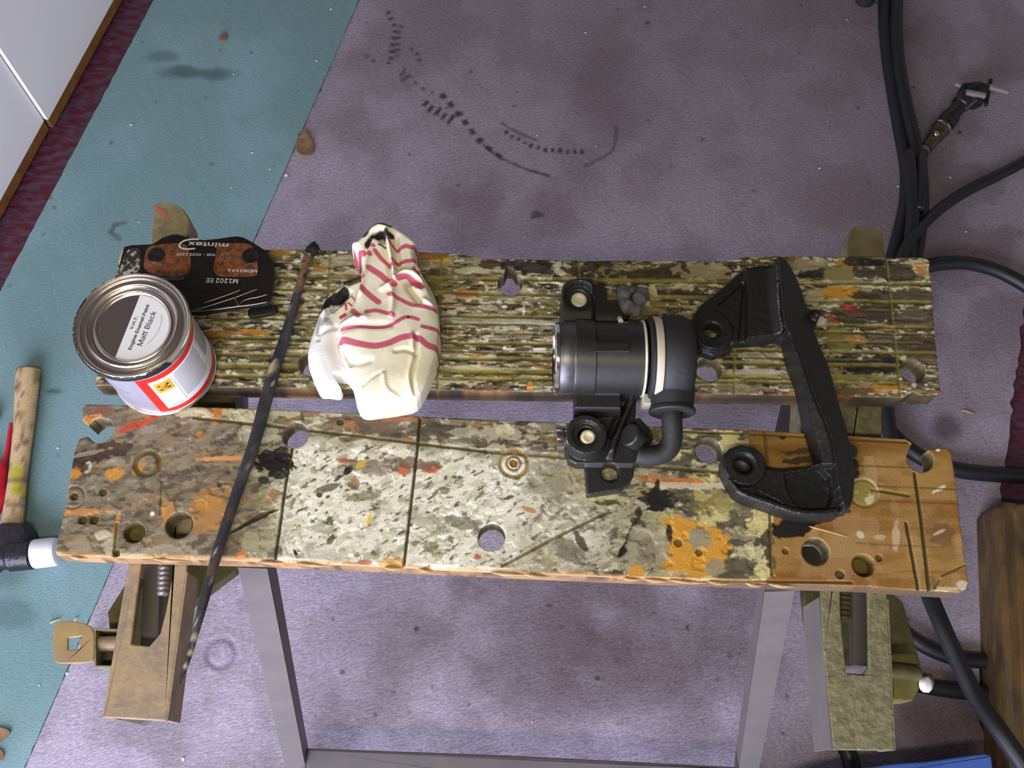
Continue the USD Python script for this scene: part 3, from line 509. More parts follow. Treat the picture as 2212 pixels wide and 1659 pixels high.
    it = [(1500, 1180, 21, 22, 0, OW, 1, .35), (1470, 1140, 16, 9, -20, OW, 1, .4), (1545, 1178, 13, 13, 0, OW, 1, .5), (1500, 1218, 26, 10, 0, OW, 1, .4), (1512, 1162, 9, 9, 0, S(150, 142, 108), 1, .5), (1545, 1225, 9, 7, 0, S(150, 140, 106), .9, .6), (1375, 1236, 7, 5, 0, OW, .95, .5),
          (1480, 1040, 22, 4, -4, S(196, 120, 50), .9, .7), (1420, 1035, 16, 4, 0, S(170, 110, 56), .8, .7), (1500, 1050, 34, 3, 0, S(206, 196, 164), .8, .8), (1425, 1080, 9, 9, 0, BLACKP, 1, .9), (1400, 1075, 8, 7, 0, BLACKP, .9, .9), (1450, 1080, 5, 6, 0, BLACKP, .9, .8), (1420, 1055, 2, 9, -5, BLACKP, .95, .4), (1380, 1110, 3, 7, 0, BLACKP, .9, .5), (1365, 1150, 3.2, 13, -22, BLACKP, 1, .35), (1348, 1185, 3, 9, -30, BLACKP, 1, .35), (1390, 1132, 10, 3, -20, BLACKP, .8, .7), (1446, 1150, 2.5, 12, 0, BLACKP, .9, .6), (1330, 1240, 7, 3, 0, BLACKP, .9, .7),
          (1400, 1180, 16, 18, 0, S(158, 152, 122), .8, .4), (1400, 1195, 8, 10, 0, S(128, 120, 96), .8, .5), (1300, 1080, 18, 7, 0, S(190, 180, 130), .8, .8), (1320, 1085, 12, 3, 0, S(66, 60, 48), .9, .7), (1540, 1085, 18, 10, 0, S(146, 132, 66), .7, .7), (1600, 1110, 14, 10, 30, S(110, 100, 70), .7, .8), (1230, 1030, 22, 16, 0, S(150, 138, 92), .7, .7), (1140, 1100, 6, 2, -20, S(186, 130, 60), .9, .6), (1180, 1040, 20, 18, 0, S(140, 134, 112), .7, .7),
          (1230, 1190, 14, 8, -30, S(110, 104, 84), .8, .8), (1255, 1170, 3, 9, 30, S(64, 58, 48), .9, .6), (1650, 1180, 7, 16, 0, S(66, 60, 48), .9, .8), (1620, 1200, 14, 9, 0, S(196, 186, 140), .9, .8), (1600, 1225, 16, 7, 0, S(84, 76, 60), .9, .7), (1640, 1130, 9, 9, 0, S(206, 192, 132), .9, .8), (1650, 1235, 8, 5, 0, S(210, 200, 140), .9, .7),
          (590, 1000, 15, 9, -10, BLACKP, 1, .9), (600, 985, 12, 6, 20, BLACKP, .95, .8), (575, 985, 9, 5, 0, BLACKP, .9, .8), (600, 1022, 8, 5, 0, BLACKP, .95, .8), (570, 1038, 5, 3, 0, BLACKP, .9, .7), (545, 1127, 24, 1.8, 28, BLACKP, .95, .35), (640, 1197, 1.3, 5, 35, BLACKP, 1, .2), (752, 1015, 6, 3, 50, BLACKP, 1, .4), (735, 1030, 7, 1.5, 40, BLACKP, .9, .5), (705, 1055, 10, 3, 20, S(96, 92, 72), .9, .6), (765, 1045, 6, 5, 0, S(126, 116, 92), .9, .6), (766, 1038, 3, 2, 0, S(180, 120, 50), 1, .4), (785, 1070, 13, 4, 10, S(140, 132, 104), .9, .5), (797, 1122, 1.3, 6, -12, S(226, 196, 60), 1, .3), (690, 1140, 6, 4, 0, S(176, 172, 150), .8, .5), (715, 1165, 4, 2, 60, S(90, 84, 70), .9, .6),
          (872, 1013, 6, 5.5, 0, S(196, 110, 76), 1, .35), (930, 1012, 9, 4.5, 0, S(196, 110, 76), 1, .5), (880, 1000, 24, 5, -8, S(104, 88, 72), .8, .7), (800, 1010, 18, 6, -10, S(116, 98, 80), .8, .7), (748, 995, 8, 2, 0, S(180, 90, 60), .9, .6), (780, 1002, 5, 3, 45, YELP, .9, .6), (760, 925, 5, 6, 0, S(160, 108, 60), .9, .6), (820, 920, 24, 8, 0, S(90, 76, 60), .85, .8), (960, 930, 26, 7, 0, S(76, 68, 58), .9, .7), (1080, 935, 24, 6, 0, S(186, 178, 150), .7, .9), (1000, 935, 12, 5, 0, S(186, 178, 150), .6, .9), (860, 905, 22, 3, 0, S(150, 90, 60), .8, .7), (1090, 925, 8, 6, 0, CREAM, .9, .7),
          (960, 1060, 4, 3, 0, S(100, 96, 70), .8, .6), (925, 1130, 16, 8, -20, S(160, 156, 128), .7, .7), (1000, 1130, 16, 5, -10, S(120, 114, 92), .8, .7), (1100, 1075, 6, 2, 20, S(70, 64, 52), .9, .6), (930, 1180, 6, 4, 0, S(130, 126, 84), .8, .5), (790, 1215, 6, 2, 0, S(190, 100, 80), .9, .5), (1032, 1203, 3, 2, 0, S(180, 90, 80), .9, .4), (850, 1215, 10, 4, 0, S(214, 170, 90), .9, .6), (650, 1212, 5, 2.5, 0, S(236, 234, 230), 1, .4), (700, 1200, 20, 6, 0, S(186, 182, 164), .7, .6),
          (300, 915, 20, 3.5, 24, S(188, 80, 52), 1, .4), (285, 920, 9, 3, 20, S(180, 74, 48), .9, .5), (470, 890, 9, 6, 60, S(180, 120, 60), 1, .3), (420, 890, 16, 5, 0, CREAM, .85, .7), (540, 895, 26, 6, 0, CREAM, .8, .8), (600, 890, 18, 5, 0, S(206, 198, 168), .7, .8), (560, 940, 18, 8, 0, S(196, 190, 162), .6, .9), (215, 890, 11, 6, 10, S(130, 84, 66), .8, .5), (200, 905, 8, 4, 10, S(206, 150, 90), .9, .5), (190, 912, 5, 5, 0, S(196, 132, 60), .9, .4),
          (210, 985, 22, 5, 10, S(60, 46, 40), .95, .8), (185, 990, 14, 6, 0, S(48, 38, 34), .95, .7), (240, 970, 16, 6, 10, S(76, 56, 44), .9, .7), (195, 978, 18, 2, 14, S(150, 134, 116), .8, .5), (188, 1008, 3, 5, 0, S(206, 196, 168), .9, .5), (168, 1010, 9, 7, 0, S(62, 44, 36), .9, .6), (158, 1022, 7, 5, 0, S(198, 136, 52), .95, .4), (248, 1024, 8, 6, 0, S(194, 138, 62), .95, .5), (300, 1013, 7, 3, 50, S(190, 130, 50), .8, .5),
          (480, 990, 19, 2.2, 2, S(214, 150, 86), .95, .4), (460, 1100, 20, 16, 30, S(166, 124, 70), .8, 1.0), (450, 1090, 12, 7, 0, S(184, 132, 60), .85, .8), (470, 1120, 9, 12, 0, S(174, 128, 70), .7, .9), (360, 1110, 6, 10, 0, S(190, 134, 66), .8, .6), (180, 1106, 20, 2.5, 3, S(196, 134, 72), .9, .6), (140, 1104, 6, 3, 0, S(196, 130, 50), .9, .5), (252, 1130, 2, 12, -6, S(200, 140, 72), .9, .4), (328, 1110, 2, 2, 0, S(236, 234, 226), 1, .3), (220, 1155, 7, 4, 0, S(196, 186, 152), .8, .6), (236, 1180, 5, 8, 0, S(186, 176, 142), .8, .6), (170, 1180, 12, 6, 0, S(170, 150, 120), .6, .7), (520, 1200, 5, 3, 40, S(206, 120, 50), .9, .5), (430, 938, 3, 3, 0, S(180, 130, 50), .9, .4), (340, 1190, 30, 4, 0, S(176, 166, 140), .6, .8), (560, 1170, 18, 10, 0, S(168, 164, 126), .7, .6), (590, 1070, 4, 6, 0, S(150, 116, 60), .8, .6),
          (1760, 980, 26, 4, -8, S(64, 50, 28), .85, .9), (1730, 995, 18, 3, 6, S(44, 34, 22), .85, .8), (1780, 965, 8, 3, 0, BLACKP, .8, .8), (1690, 945, 3, 3, 0, BLACKP, .9, .5), (1708, 1140, 19, 8, 14, S(20, 17, 15), 1, .5), (1735, 1135, 18, 5, 24, S(20, 17, 15), 1, .6), (1690, 1150, 12, 3, 0, S(24, 20, 17), .95, .6), (1840, 1015, 5, 9, 0, BLACKP, .95, .8), (1848, 1000, 3, 4, 0, BLACKP, .9, .7), (1838, 975, 6, 6, 0, BLACKP, .9, .7), (1800, 1108, 14, 4, 20, BLACKP, .8, .7),
          (2034, 1155, 10, 11, 0, S(116, 86, 50), .85, .6), (2040, 1190, 9, 8, 0, S(138, 102, 56), .6, .7), (2030, 1056, 7, 1.6, 28, S(226, 214, 190), .95, .4), (2028, 1150, 6, 1.2, 25, S(206, 190, 160), .8, .4), (1970, 958, 4, 1, -20, S(230, 222, 200), .9, .3), (2026, 972, 2, 1.4, 0, S(240, 236, 226), 1, .3), (1860, 1155, 3, 3, 0, S(214, 200, 176), .8, .4), (1935, 1160, 3, 13, -8, S(212, 190, 158), .6, .6), (1900, 1160, 5, 2, 0, S(196, 180, 150), .7, .7), (1880, 1020, 5, 14, 0, S(206, 180, 140), .35, .8), (2080, 1265, 6, 4, 20, S(214, 204, 180), .8, .6), (2040, 1272, 10, 2, 0, S(214, 200, 170), .7, .7), (2012, 1257, 4, 6, 0, S(112, 100, 56), .8, .4)]
    c = blobs(c, x, y, it, seed=400)
    for y0, k in [(1010, .7), (1053, .8), (1084, .5), (1178, .5)]:      # dark lines of the grain
        d = segdist(x, y + .0016 * (fb(x, y, 18, seed=int(y0), o=2) - .5), gline([(1850, y0 - 4), (2095, y0 + 6)])); c = mixc(c, S(84, 58, 34), sstep(.0012, .0003, d) * k * bare * sstep(.34, .5, fb(x, y, 20, seed=int(y0) + 5, o=2)))
    for pl, w, k in FG: c = mixc(c, S(104, 94, 46) if k < .9 else S(70, 62, 32), sstep(w * 1.15, w * .5, segdist(x, y, gline(pl))) * min(1, .55 + .4 * k))
    for px, py, r, dp in PITS:
        if r: c = mixc(c, S(104, 92, 44), sstep(r * 1.1, r * .9, px_d(x, y, px, py)) * .9)
    for (px, py, r, w, dp), col in zip(RINGS, [S(112, 96, 40), S(136, 120, 98), S(154, 130, 80), S(140, 118, 80), S(160, 146, 96)]): c = mixc(c, col, sstep(w, w * .5, np.abs(px_d(x, y, px, py) - r)) * .9)
    c = mixc(c, mixc(np.tile(S(146, 134, 66), (n, 1)), S(206, 198, 150), sstep(.5, .6, fb(x, y, 90, seed=120, o=3))), sstep(.0108, .0100, px_d(x, y, 1866, 1064)) * .9)
    c = mixc(c, S(190, 136, 60), sstep(.0034, .0026, px_d(x, y, 1110, 1000)) * .9)
    e = segdist(x, y, gline([(118, 1199), (250, 1204), (560, 1212), (1070, 1236), (1350, 1248), (1650, 1260)])); c = mixc(c, S(196, 150, 92), sstep(.0036, .0012, e + .003 * (fb(x, y, 50, 90, seed=121, o=3) - .5)) * .85)
    return c
v, f, w = hf(front_pg, front_z, ZJ, .00078, .0008)
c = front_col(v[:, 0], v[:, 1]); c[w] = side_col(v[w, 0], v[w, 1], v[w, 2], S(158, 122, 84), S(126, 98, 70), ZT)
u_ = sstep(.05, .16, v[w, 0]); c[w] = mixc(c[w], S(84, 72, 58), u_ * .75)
hole_walls(v, w, c)
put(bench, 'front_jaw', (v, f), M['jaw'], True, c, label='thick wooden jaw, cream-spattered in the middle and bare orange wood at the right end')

# splinters torn along the front edge
r_ = np.random.default_rng(5)
for px, L in [(150, 40), (330, 70), (560, 60), (640, 90), (830, 40), (905, 30), (1060, 80), (1130, 60), (1390, 60), (1445, 90), (1530, 50), (1610, 40), (1660, 60), (1345, 40)]:
    ey = np.interp(px, [118, 560, 1070, 1350, 1650, 1990], [1199, 1212, 1236, 1248, 1260, 1276]); a_, b_ = at(px, ey + 1, ZT - .001), at(px + L, ey + 3 + L * .03 + r_.uniform(-2, 3), ZT - .002 + r_.uniform(-.003, .001))
    put(bench, 'splinter', tube(crom([a_, (a_ + b_) / 2 + [0, -.0008, .0006], b_], 4), [.0004, .0012, .0016, .0018, .0017, .0014, .001, .0006, .0002], 6, .7), M['splint'], True)
# frame: vice beams, screws, gussets, legs, step
def slot_slab(pts, slots, z0, z1, zz=None, b=.0012): 
    g = poly(pts, zz or z1)
    for s_ in slots: g = g.difference(poly(s_, zz or z1))
    return slab(g, z0, z1, b)
ZB = .7645
# left beam
lb = [(222, 1550), (360, 1558), (402, 1240), (430, 1010), (408, 520), (408, 482), (400, 462), (385, 448), (366, 440), (346, 440), (336, 447), (333, 462), (332, 560), (310, 900), (276, 1235)]
ls = [[(312, 1170), (376, 1170), (373, 1240), (358, 1320), (346, 1368), (322, 1396), (283, 1391), (294, 1300)]]
put(bench, 'vice_beam', slot_slab(lb, ls, ZB - .0025, ZB), M['tan'], 30, label='tan-painted steel beam with a slot, under the left end of the jaws')
fl = lambda a, b, d, zt=ZB: beam((*at(*a, zt)[:2], zt - d / 2 - .0005), (*at(*b, zt)[:2], zt - d / 2 - .0005), .003, d)
put(bench, 'beam_flange', fl((358, 1556), (401, 1235), .034), M['tan'], False); put(bench, 'beam_flange', fl((225, 1549), (278, 1235), .034), M['tan'], False)
rb = [(1800, 1620), (1932, 1622), (1925, 1450), (1916, 1295), (1905, 1000), (1906, 520), (1900, 502), (1882, 493), (1855, 491), (1838, 500), (1834, 520), (1815, 900), (1772, 1290), (1778, 1400)]
rs = [[(1812, 1170), (1872, 1170), (1874, 1300), (1876, 1440), (1864, 1456), (1828, 1454), (1816, 1330)]]
put(bench, 'vice_beam', slot_slab(rb, rs, ZB - .0025, ZB), M['olive'], 30, label='olive-splattered steel beam with a slot, under the right end of the jaws')
put(bench, 'beam_flange', fl((1931, 1620), (1916, 1295), .034), M['olive'], False); put(bench, 'beam_flange', fl((1801, 1618), (1773, 1290), .05), M['legsteel'], False)
M['beamend'] = mat('beige_beam_end', (.36, .32, .19), .55, .1, color2=(.24, .20, .12), vscale=90, bump=.0004, contrast=(.4, .65))
M['beamend2'] = mat('rusty_beam_end', (.21, .17, .085), .55, .1, color2=(.15, .12, .06), vscale=60, bump=.0004, contrast=(.4, .65))
put(bench, 'beam_end', slab(poly(crom([(333, 545), (333, 462), (337, 447), (347, 439), (367, 439), (386, 447), (401, 461), (409, 482), (405, 510), (402, 545)], 4, True), ZB), ZB + .0002, ZB + .0016, .0008), M['beamend'], 30, label='rounded beige rear end of the left beam with an orange scrape')
put(bench, 'beam_end', slab(poly(crom([(1834, 560), (1834, 515), (1840, 499), (1855, 491), (1882, 493), (1900, 502), (1906, 520), (1906, 560)], 4, True), ZB), ZB + .0002, ZB + .0016, .0008), M['beamend2'], 30, label='rounded rusty rear end of the right beam')
put(bench, 'paint_scrape', slab(LineString(axy(crom([(336, 447), (345, 455), (353, 458), (360, 466), (362, 475)], 5), ZB)).buffer(.0014), ZB + .0016, ZB + .0018, .00005), mat('orange_scrape', (.60, .13, .05), .6), False)
# rounded rear ends have a turned-down rim
for pts, mm in (([(333, 500), (334, 460), (346, 441), (366, 440), (385, 448), (400, 462), (408, 482), (404, 530)], M['tan']), ([(1834, 540), (1834, 515), (1840, 498), (1855, 491), (1882, 493), (1900, 502), (1906, 520), (1906, 545)], M['olive'])):
    g = LineString(axy(crom(pts, 6), ZB)).buffer(.0012, cap_style=2); put(bench, 'beam_rim', slab(g, ZB - .028, ZB - .0002, .0005), mm, 30)
def screw(p0, p1, r, pitch=.0042, n=16):
    p0, p1 = np.asarray(p0), np.asarray(p1); L = np.linalg.norm(p1 - p0); pr = []
    for i in range(int(L / pitch)): pr += [(r * .78, i * pitch), (r, i * pitch + pitch * .35), (r, i * pitch + pitch * .6), (r * .78, i * pitch + pitch * .95)]
    return lathe([(0, 0)] + pr + [(0, L)], p0, p1 - p0, n)
s0 = at(351, 1286, .750); s1 = at(366, 1000, .750); put(bench, 'vice_screw', screw(s0, s1, .0050), M['bar'], 40)
s0 = at(1822, 1340, .742); s1 = at(1822, 1000, .742); put(bench, 'vice_screw', screw(s0, s1, .0068), M['darkolive'], 40)
# plain tubes lying inside the beams, seen through the slots
put(bench, 'slide_tube', beam(at(322, 1500, .728), at(338, 1100, .728), .014, .012), M['legsteel'], False)
put(bench, 'slide_tube', beam(at(1858, 1440, .728), at(1850, 1100, .728), .014, .012), M['legsteel'], False)
# frame rails below the rear jaw, seen in the gap between the jaws
put(bench, 'frame_rail', slab(poly([(330, 640), (492, 640), (506, 846), (512, 905), (500, 1100), (330, 1100)], .744), .706, .744, .002), M['darkolive'], 30, label='olive steel rail showing in the gap beside the paint tin')
put(bench, 'frame_rail', slab(poly([(1740, 700), (1868, 700), (1870, 940), (1865, 1100), (1726, 1100), (1728, 900)], .744), .706, .744, .002), M['olive'], 30, label='olive steel rail showing in the gap beside the black arm')
# gussets carrying the beams
put(bench, 'gusset', slab(poly([(232, 1322), (330, 1170), (560, 1170), (505, 1236), (404, 1312), (392, 1440), (246, 1440)], .69), .675, .69, .001), M['darkolive'], 30)
put(bench, 'gusset', slab(poly([(1730, 1180), (1800, 1180), (1950, 1300), (1985, 1420), (1990, 1440), (1800, 1440), (1770, 1480), (1742, 1330)], .66), .645, .66, .001), M['darkolive'], 30)
put(bench, 'end_plate', slab(poly([(245, 1545), (330, 1550), (302, 1567), (253, 1556)], .70), .69, .70, .001), M['legsteel'], 30)
# left vice handle: box, spindle and folded key plate with a square hole
bx = poly([(203, 1357), (262, 1358), (250, 1441), (204, 1441)], .715)
put(bench, 'handle_box', slab(bx.difference(bx.buffer(-.0016)), .690, .715, .0004), M['olive'], 30)
put(bench, 'handle_box_floor', slab(bx.buffer(-.0012), .690, .695, .0004), M['darkolive'], 30)
put(bench, 'spindle', cyl(at(214, 1391, .705), at(262, 1390, .705), .0065), M['tan'], 30)
kp = poly(crom([(116, 1360), (122, 1347), (140, 1342), (168, 1343), (190, 1350), (201, 1362), (203, 1390), (202, 1418), (194, 1430), (160, 1433), (125, 1432), (116, 1424), (114, 1392)], 6, True), .712).difference(poly([(146, 1378), (178, 1374), (170, 1384), (172, 1402), (146, 1404)], .712))
kpm = slab(kp, .7095, .712, .0008)
put(bench, 'key_plate', kpm, mat('brass_paint', (.42, .29, .12), .5, .2, color2=(.34, .24, .13), vscale=50), 30, label='tan key plate with a square hole, sticking out on the left')
# right vice handle stub
put(bench, 'handle_box', slab(poly([(1922, 1412), (1975, 1410), (1988, 1440), (1986, 1490), (1972, 1514), (1926, 1514)], .705), .672, .705, .002), mat('olive_box', (.15, .13, .022), .5, color2=(.11, .09, .02), vscale=80), 30)
put(bench, 'spindle', cyl(at(1922, 1448, .712), at(1988, 1456, .712), .0062), M['darkolive'], 30)
put(bench, 'handle_tip', cyl(at(1988, 1470, .70), at(2012, 1474, .70), .0072), M['darkolive'], 30); put(bench, 'handle_cap', lathe([(0, 0), (.005, .0), (.0066, .002), (.0066, .006), (.004, .0085), (0, .009)], at(1990, 1478, .71), (.6, -.1, .55), 20), M['nylon'], 40, label='white worn tip of the handle')
# legs
def leg(px0, z0, px1, z1, w, d, side, m):
    a, b = at(*px0, z0), at(*px1, z1); t = (b - a) / np.linalg.norm(b - a); s = np.cross(t, [0, 0, 1.0]); s = np.array([1.0, 0, 0]) - t * t[0]; s /= np.linalg.norm(s); u = np.cross(s, t); u = u if u[2] > 0 else -u
    def bar(c0, ww, hh): return beam(a + c0, b + c0, ww, hh, u)
    return bar(0 * u, w, .002), bar(-u * d / 2 + s * (w / 2 - .001), .002, d), bar(-u * d / 2 - s * (w / 2 - .001), .002, d)
for tag_, (A, zA, B, zB_) in (('l', ((546, 1225), .70, (652, 1720), .06)), ('r', ((1684, 1275), .70, (1607, 1720), .06))):
    pcs = leg(A, zA, B, zB_, .026, .026, 1, None)
    put(bench, 'leg', cat(*pcs), M['legsteel'], False)
for A, zA, B, zB_ in (((500, 1000), .70, (520, 700), .04), ((1690, 1000), .70, (1745, 700), .04)):
    put(bench, 'leg', cat(*leg(A, zA, B, zB_, .026, .026, 1, None)), M['legsteel'], False)
a, b = at(668, 1628, .17), at(1592, 1668, .17)
put(bench, 'step', slab(poly([(664, 1616), (1100, 1632), (1592, 1657), (1600, 1760), (640, 1720)], .19), .16, .19, .003), M['stepsteel'], 30, label='lavender grey step plate between the front legs')
put(bench, 'foot', cyl(at(652, 1735, .03) * [1, 1, 0] + [0, 0, .0085], at(652, 1735, .03) * [1, 1, 0] + [0, 0, .06], .018), M['rubber'], 30); put(bench, 'foot', cyl(at(1607, 1735, .03) * [1, 1, 0] + [0, 0, .0085], at(1607, 1735, .03) * [1, 1, 0] + [0, 0, .06], .018), M['rubber'], 30)
for A in ((520, 696), (1745, 696)):
    q = at(*A, .03) * [1, 1, 0] + [0, 0, .0085]; put(bench, 'foot', cyl(q, q + [0, 0, .06], .018), M['rubber'], 30)

# ------------------------------------------------------------------ paint tin
TX, TY, TR, TH = -.3095, .0316, .0458, .0912
tin = thing('paint_tin', 'small silver paint tin with a red and white label standing across the jaws', 'paint tin', (TX, TY, ZT + .0005))
tz = lambda pr, m, nm, n=96, lab=None, sm=40: put(tin, nm, lathe(pr, (TX, TY, ZT + .0005), (0, 0, 1), n), m, sm, label=lab)
tz([(0, .0015), (.0415, .0015), (.0425, .0035), (.0425, .0815), (.0436, .083), (.0436, .0845)], M['lavender'], 'body', 128)
tz([(.0405, 0), (.0437, 0), (.0443, .0012), (.0443, .0032), (.0434, .0042), (.0424, .0046)], M['tinplate'], 'bottom_rim')
# the seamed rim with black paint dried on it
rimp = [(.0434, .0825), (.0447, .0832), (.0457, .0846), (.0458, .0880), (.0453, .0902), (.0444, .0912), (.0434, .0908), (.0427, .0893), (.0424, .0872)]
rm = lathe(rimp, (TX, TY, ZT + .0005), (0, 0, 1), 256)
tz(rimp, M['tinplate'], 'rim', 128)
def paint_ring(a0, a1, lo, hi, wob, seed):
    """A film of dried black paint over part of the rim, with a ragged edge."""
    pr = np.array([(.0449, .0833), (.04595, .0845), (.04605, .0881), (.0455, .0905), (.0445, .0915), (.0433, .0911)])
    a = np.radians(np.linspace(a0, a1, int(abs(a1 - a0) * 1.5) + 8)); n = len(a); r_ = np.random.default_rng(seed)
    s = np.convolve(np.repeat(r_.uniform(-wob, wob, n // 4 + 2), 4)[:n], np.ones(3) / 3, 'same')
    V, Fs = [], []; k = 6
    for i in range(n):
        e = min(i, n - 1 - i) / 5; e = min(1, e)
        t0 = np.clip(lo + s[i] * .5 + (1 - e) * (hi - lo) * .4, 0, 5); t1 = np.clip(hi + s[i] - (1 - e) * (hi - lo) * .4, t0 + .05, 5)
        tt = np.linspace(t0, t1, k); rr = np.interp(tt, range(6), pr[:, 0]); zz = np.interp(tt, range(6), pr[:, 1])
        V.append(np.column_stack([TX + rr * np.cos(a[i]), TY + rr * np.sin(a[i]), ZT + .0005 + zz]))
    V = np.vstack(V)
    for i in range(n - 1):
        q = i * k + np.arange(k - 1); Fs += [np.stack([q, q + k, q + k + 1], 1), np.stack([q, q + k + 1, q + 1], 1)]
    return trimesh.Trimesh(V, np.vstack(Fs), process=False)
put(tin, 'dried_paint', cat(paint_ring(188, 292, 0, 3.1, .35, 1), paint_ring(290, 318, 0, 3.4, .6, 2), paint_ring(160, 190, .3, 3.2, .7, 3), paint_ring(150, 164, 1.5, 4.8, .4, 4), paint_ring(104, 152, .5, 2.4, .9, 5), paint_ring(86, 88.6, 1, 4.9, .1, 6), paint_ring(112, 115, 1, 4.6, .1, 7), paint_ring(20, 70, 0, 1.2, .4, 8)), M['dried'], True, label='black paint dried along the rim')
tz([(.0430, .0893), (.0422, .0868), (.0410, .0858), (.0375, .0857), (.0366, .0862)], M['tinplate'], 'lid_channel')
tz([(.0368, .0860), (.0362, .0890), (.0352, .0898), (.0343, .0894), (.0338, .0880), (.0332, .0866), (.0318, .0864), (.0308, .0872), (.0298, .0873), (.0290, .0866), (.0282, .0858), (.0272, .0856), (.0, .0856)], M['tinplate'], 'lid', 128, 'press-in lid reflecting the dark ceiling')
zl = ZT + .0005 + .0858
LA = at(250, 770, zl)[:2]; LB = at(303, 637, zl)[:2]; ld = (LB - LA) / np.linalg.norm(LB - LA); ln_ = np.array([-ld[1], ld[0]])
disc = Point(TX, TY).buffer(.0280, 64); big = Polygon([LA - ld * .1, LB + ld * .1, LB + ld * .1 - ln_ * .2, LA - ld * .1 - ln_ * .2])
lidlab = put(tin, 'lid_label', slab(disc.intersection(big), zl, zl + .0002, .00005), M['white'], False, label='white paper label printed V.H.T. Engine Enamel Paint, Matt Black')
def flat_text(text, h, origin, xd, z, bold=False, th=.00012):
    t = meshkit.text_mesh(text, h, th, bold); v = np.array(t.vertices); xd = np.asarray(xd) / np.linalg.norm(xd); yd = np.array([-xd[1], xd[0]])
    w = np.column_stack([np.asarray(origin)[:2] + v[:, :1] * xd + v[:, 1:2] * yd, z + v[:, 2]]); return trimesh.Trimesh(w, t.faces, process=False)
def fit_text(text, p0, p1, h, z, bold=False):
    """Text on a level, running from pixel p0 to pixel p1."""
    a, b = at(*p0, z)[:2], at(*p1, z)[:2]; t = meshkit.text_mesh(text, h, .00012, bold); L = t.bounds[1, 0]; s = np.linalg.norm(b - a) / L
    v = np.array(t.vertices); xd = (b - a) / np.linalg.norm(b - a); yd = np.array([-xd[1], xd[0]])
    return trimesh.Trimesh(np.column_stack([a + v[:, :1] * s * xd + v[:, 1:2] * yd, z + v[:, 2]]), t.faces, process=False)
zt = zl + .0002
put(lidlab, 'lettering', cat(fit_text('V.H.T.', (286, 712), (298, 684), .0022, zt, True), fit_text('Engine Enamel Paint', (283, 757), (323, 659), .0026, zt, True), fit_text('Matt Black', (306, 749), (338, 674), .0042, zt)), M['ink'], False)
arc = [at(x, y, zt) for x, y in [(316, 745), (327, 735), (338, 722), (345, 708), (349, 692), (349, 680)]]
put(lidlab, 'small_print', tube(crom(arc, 6) , .00022, 6), M['greyink'], False)
def cylpatch(a0, a1, z0, z1, r, th=.00015):
    a = np.radians(np.linspace(a0, a1, max(2, int(abs(a1 - a0) / 2) + 2))); n = len(a)
    o = [np.column_stack([TX + rr * np.cos(a), TY + rr * np.sin(a), np.full(n, ZT + .0005 + z)]) for rr, z in ((r, z0), (r + th, z0), (r + th, z1), (r, z1))]
    V = np.vstack(o); Fs = []
    for k in range(3):
        q = np.arange(n - 1) + k * n; Fs += [np.stack([q, q + 1, q + n + 1], 1), np.stack([q, q + n + 1, q + n], 1)]
    return trimesh.Trimesh(V, np.vstack(Fs), process=False)
put(tin, 'label_red', cylpatch(-85, 44, .0040, .0762, .0425), M['red'], 30, label='red border of the printed label')
lab = put(tin, 'label_white', cylpatch(-74.5, 36, .0125, .0690, .0427), M['white'], 30, label='white panel of the label with a hazard square and small print')
put(lab, 'hazard_square', cylpatch(-71, -53, .0455, .0632, .0429), M['orange'], 30)
def bent(m2, a_deg, z, r=.04305):
    v = np.array(m2.vertices); a = np.radians(a_deg) + v[:, 0] / r; rr = r + v[:, 2]
    return trimesh.Trimesh(np.column_stack([TX + rr * np.cos(a), TY + rr * np.sin(a), ZT + .0005 + z + v[:, 1]]), m2.faces, process=False)
def bar2(p0, p1, w, n=8):
    g = LineString([p0, p1]).buffer(w, cap_style=2); return slab(g, 0, .0001, .00002, .001)
xs_ = .0042
put(lab, 'hazard_cross', bent(cat(bar2((-xs_, -xs_), (xs_, xs_), .0014), bar2((-xs_, xs_), (xs_, -xs_), .0014)), -62, .0544), M['ink'], False, label='black cross of the hazard mark')
bars = []
r_ = np.random.default_rng(11)
for k in range(17):
    z = .0655 - k * .0027
    bars.append(cylpatch(-48 + (0 if k else 2), -8 - r_.uniform(0, 3), z - .0006, z + .0006, .0429))
for k in range(12): bars.append(cylpatch(-2, 31 - r_.uniform(0, 6), .0655 - k * .0030 - .0010, .0655 - k * .0030 + .0010, .0429))
bars.append(cylpatch(-69, -55, .0172, .0178, .0429)); bars.append(cylpatch(-50.6, -50.2, .016, .066, .0429)); bars.append(cylpatch(-5.2, -4.8, .016, .066, .0429))
put(lab, 'small_print', cat(*bars), M['greyink'], False, label='rows of small grey print')
put(tin, 'print_smudge', cat(*[cylpatch(-36 + q * 4.2, -33.5 + q * 4.2, .0068 + .0006 * (q % 3), .0098 - .0005 * (q % 2), .0427) for q in range(6)]), mat('dark_red_print', (.30, .01, .012), .5), 30)
put(tin, 'side_print', cat(*[cylpatch(-128 + q * 3, -126.4 + q * 3, .0465, .0482, .0426) for q in range(9)]), mat('faded_print', (.24, .24, .30), .5), 30)

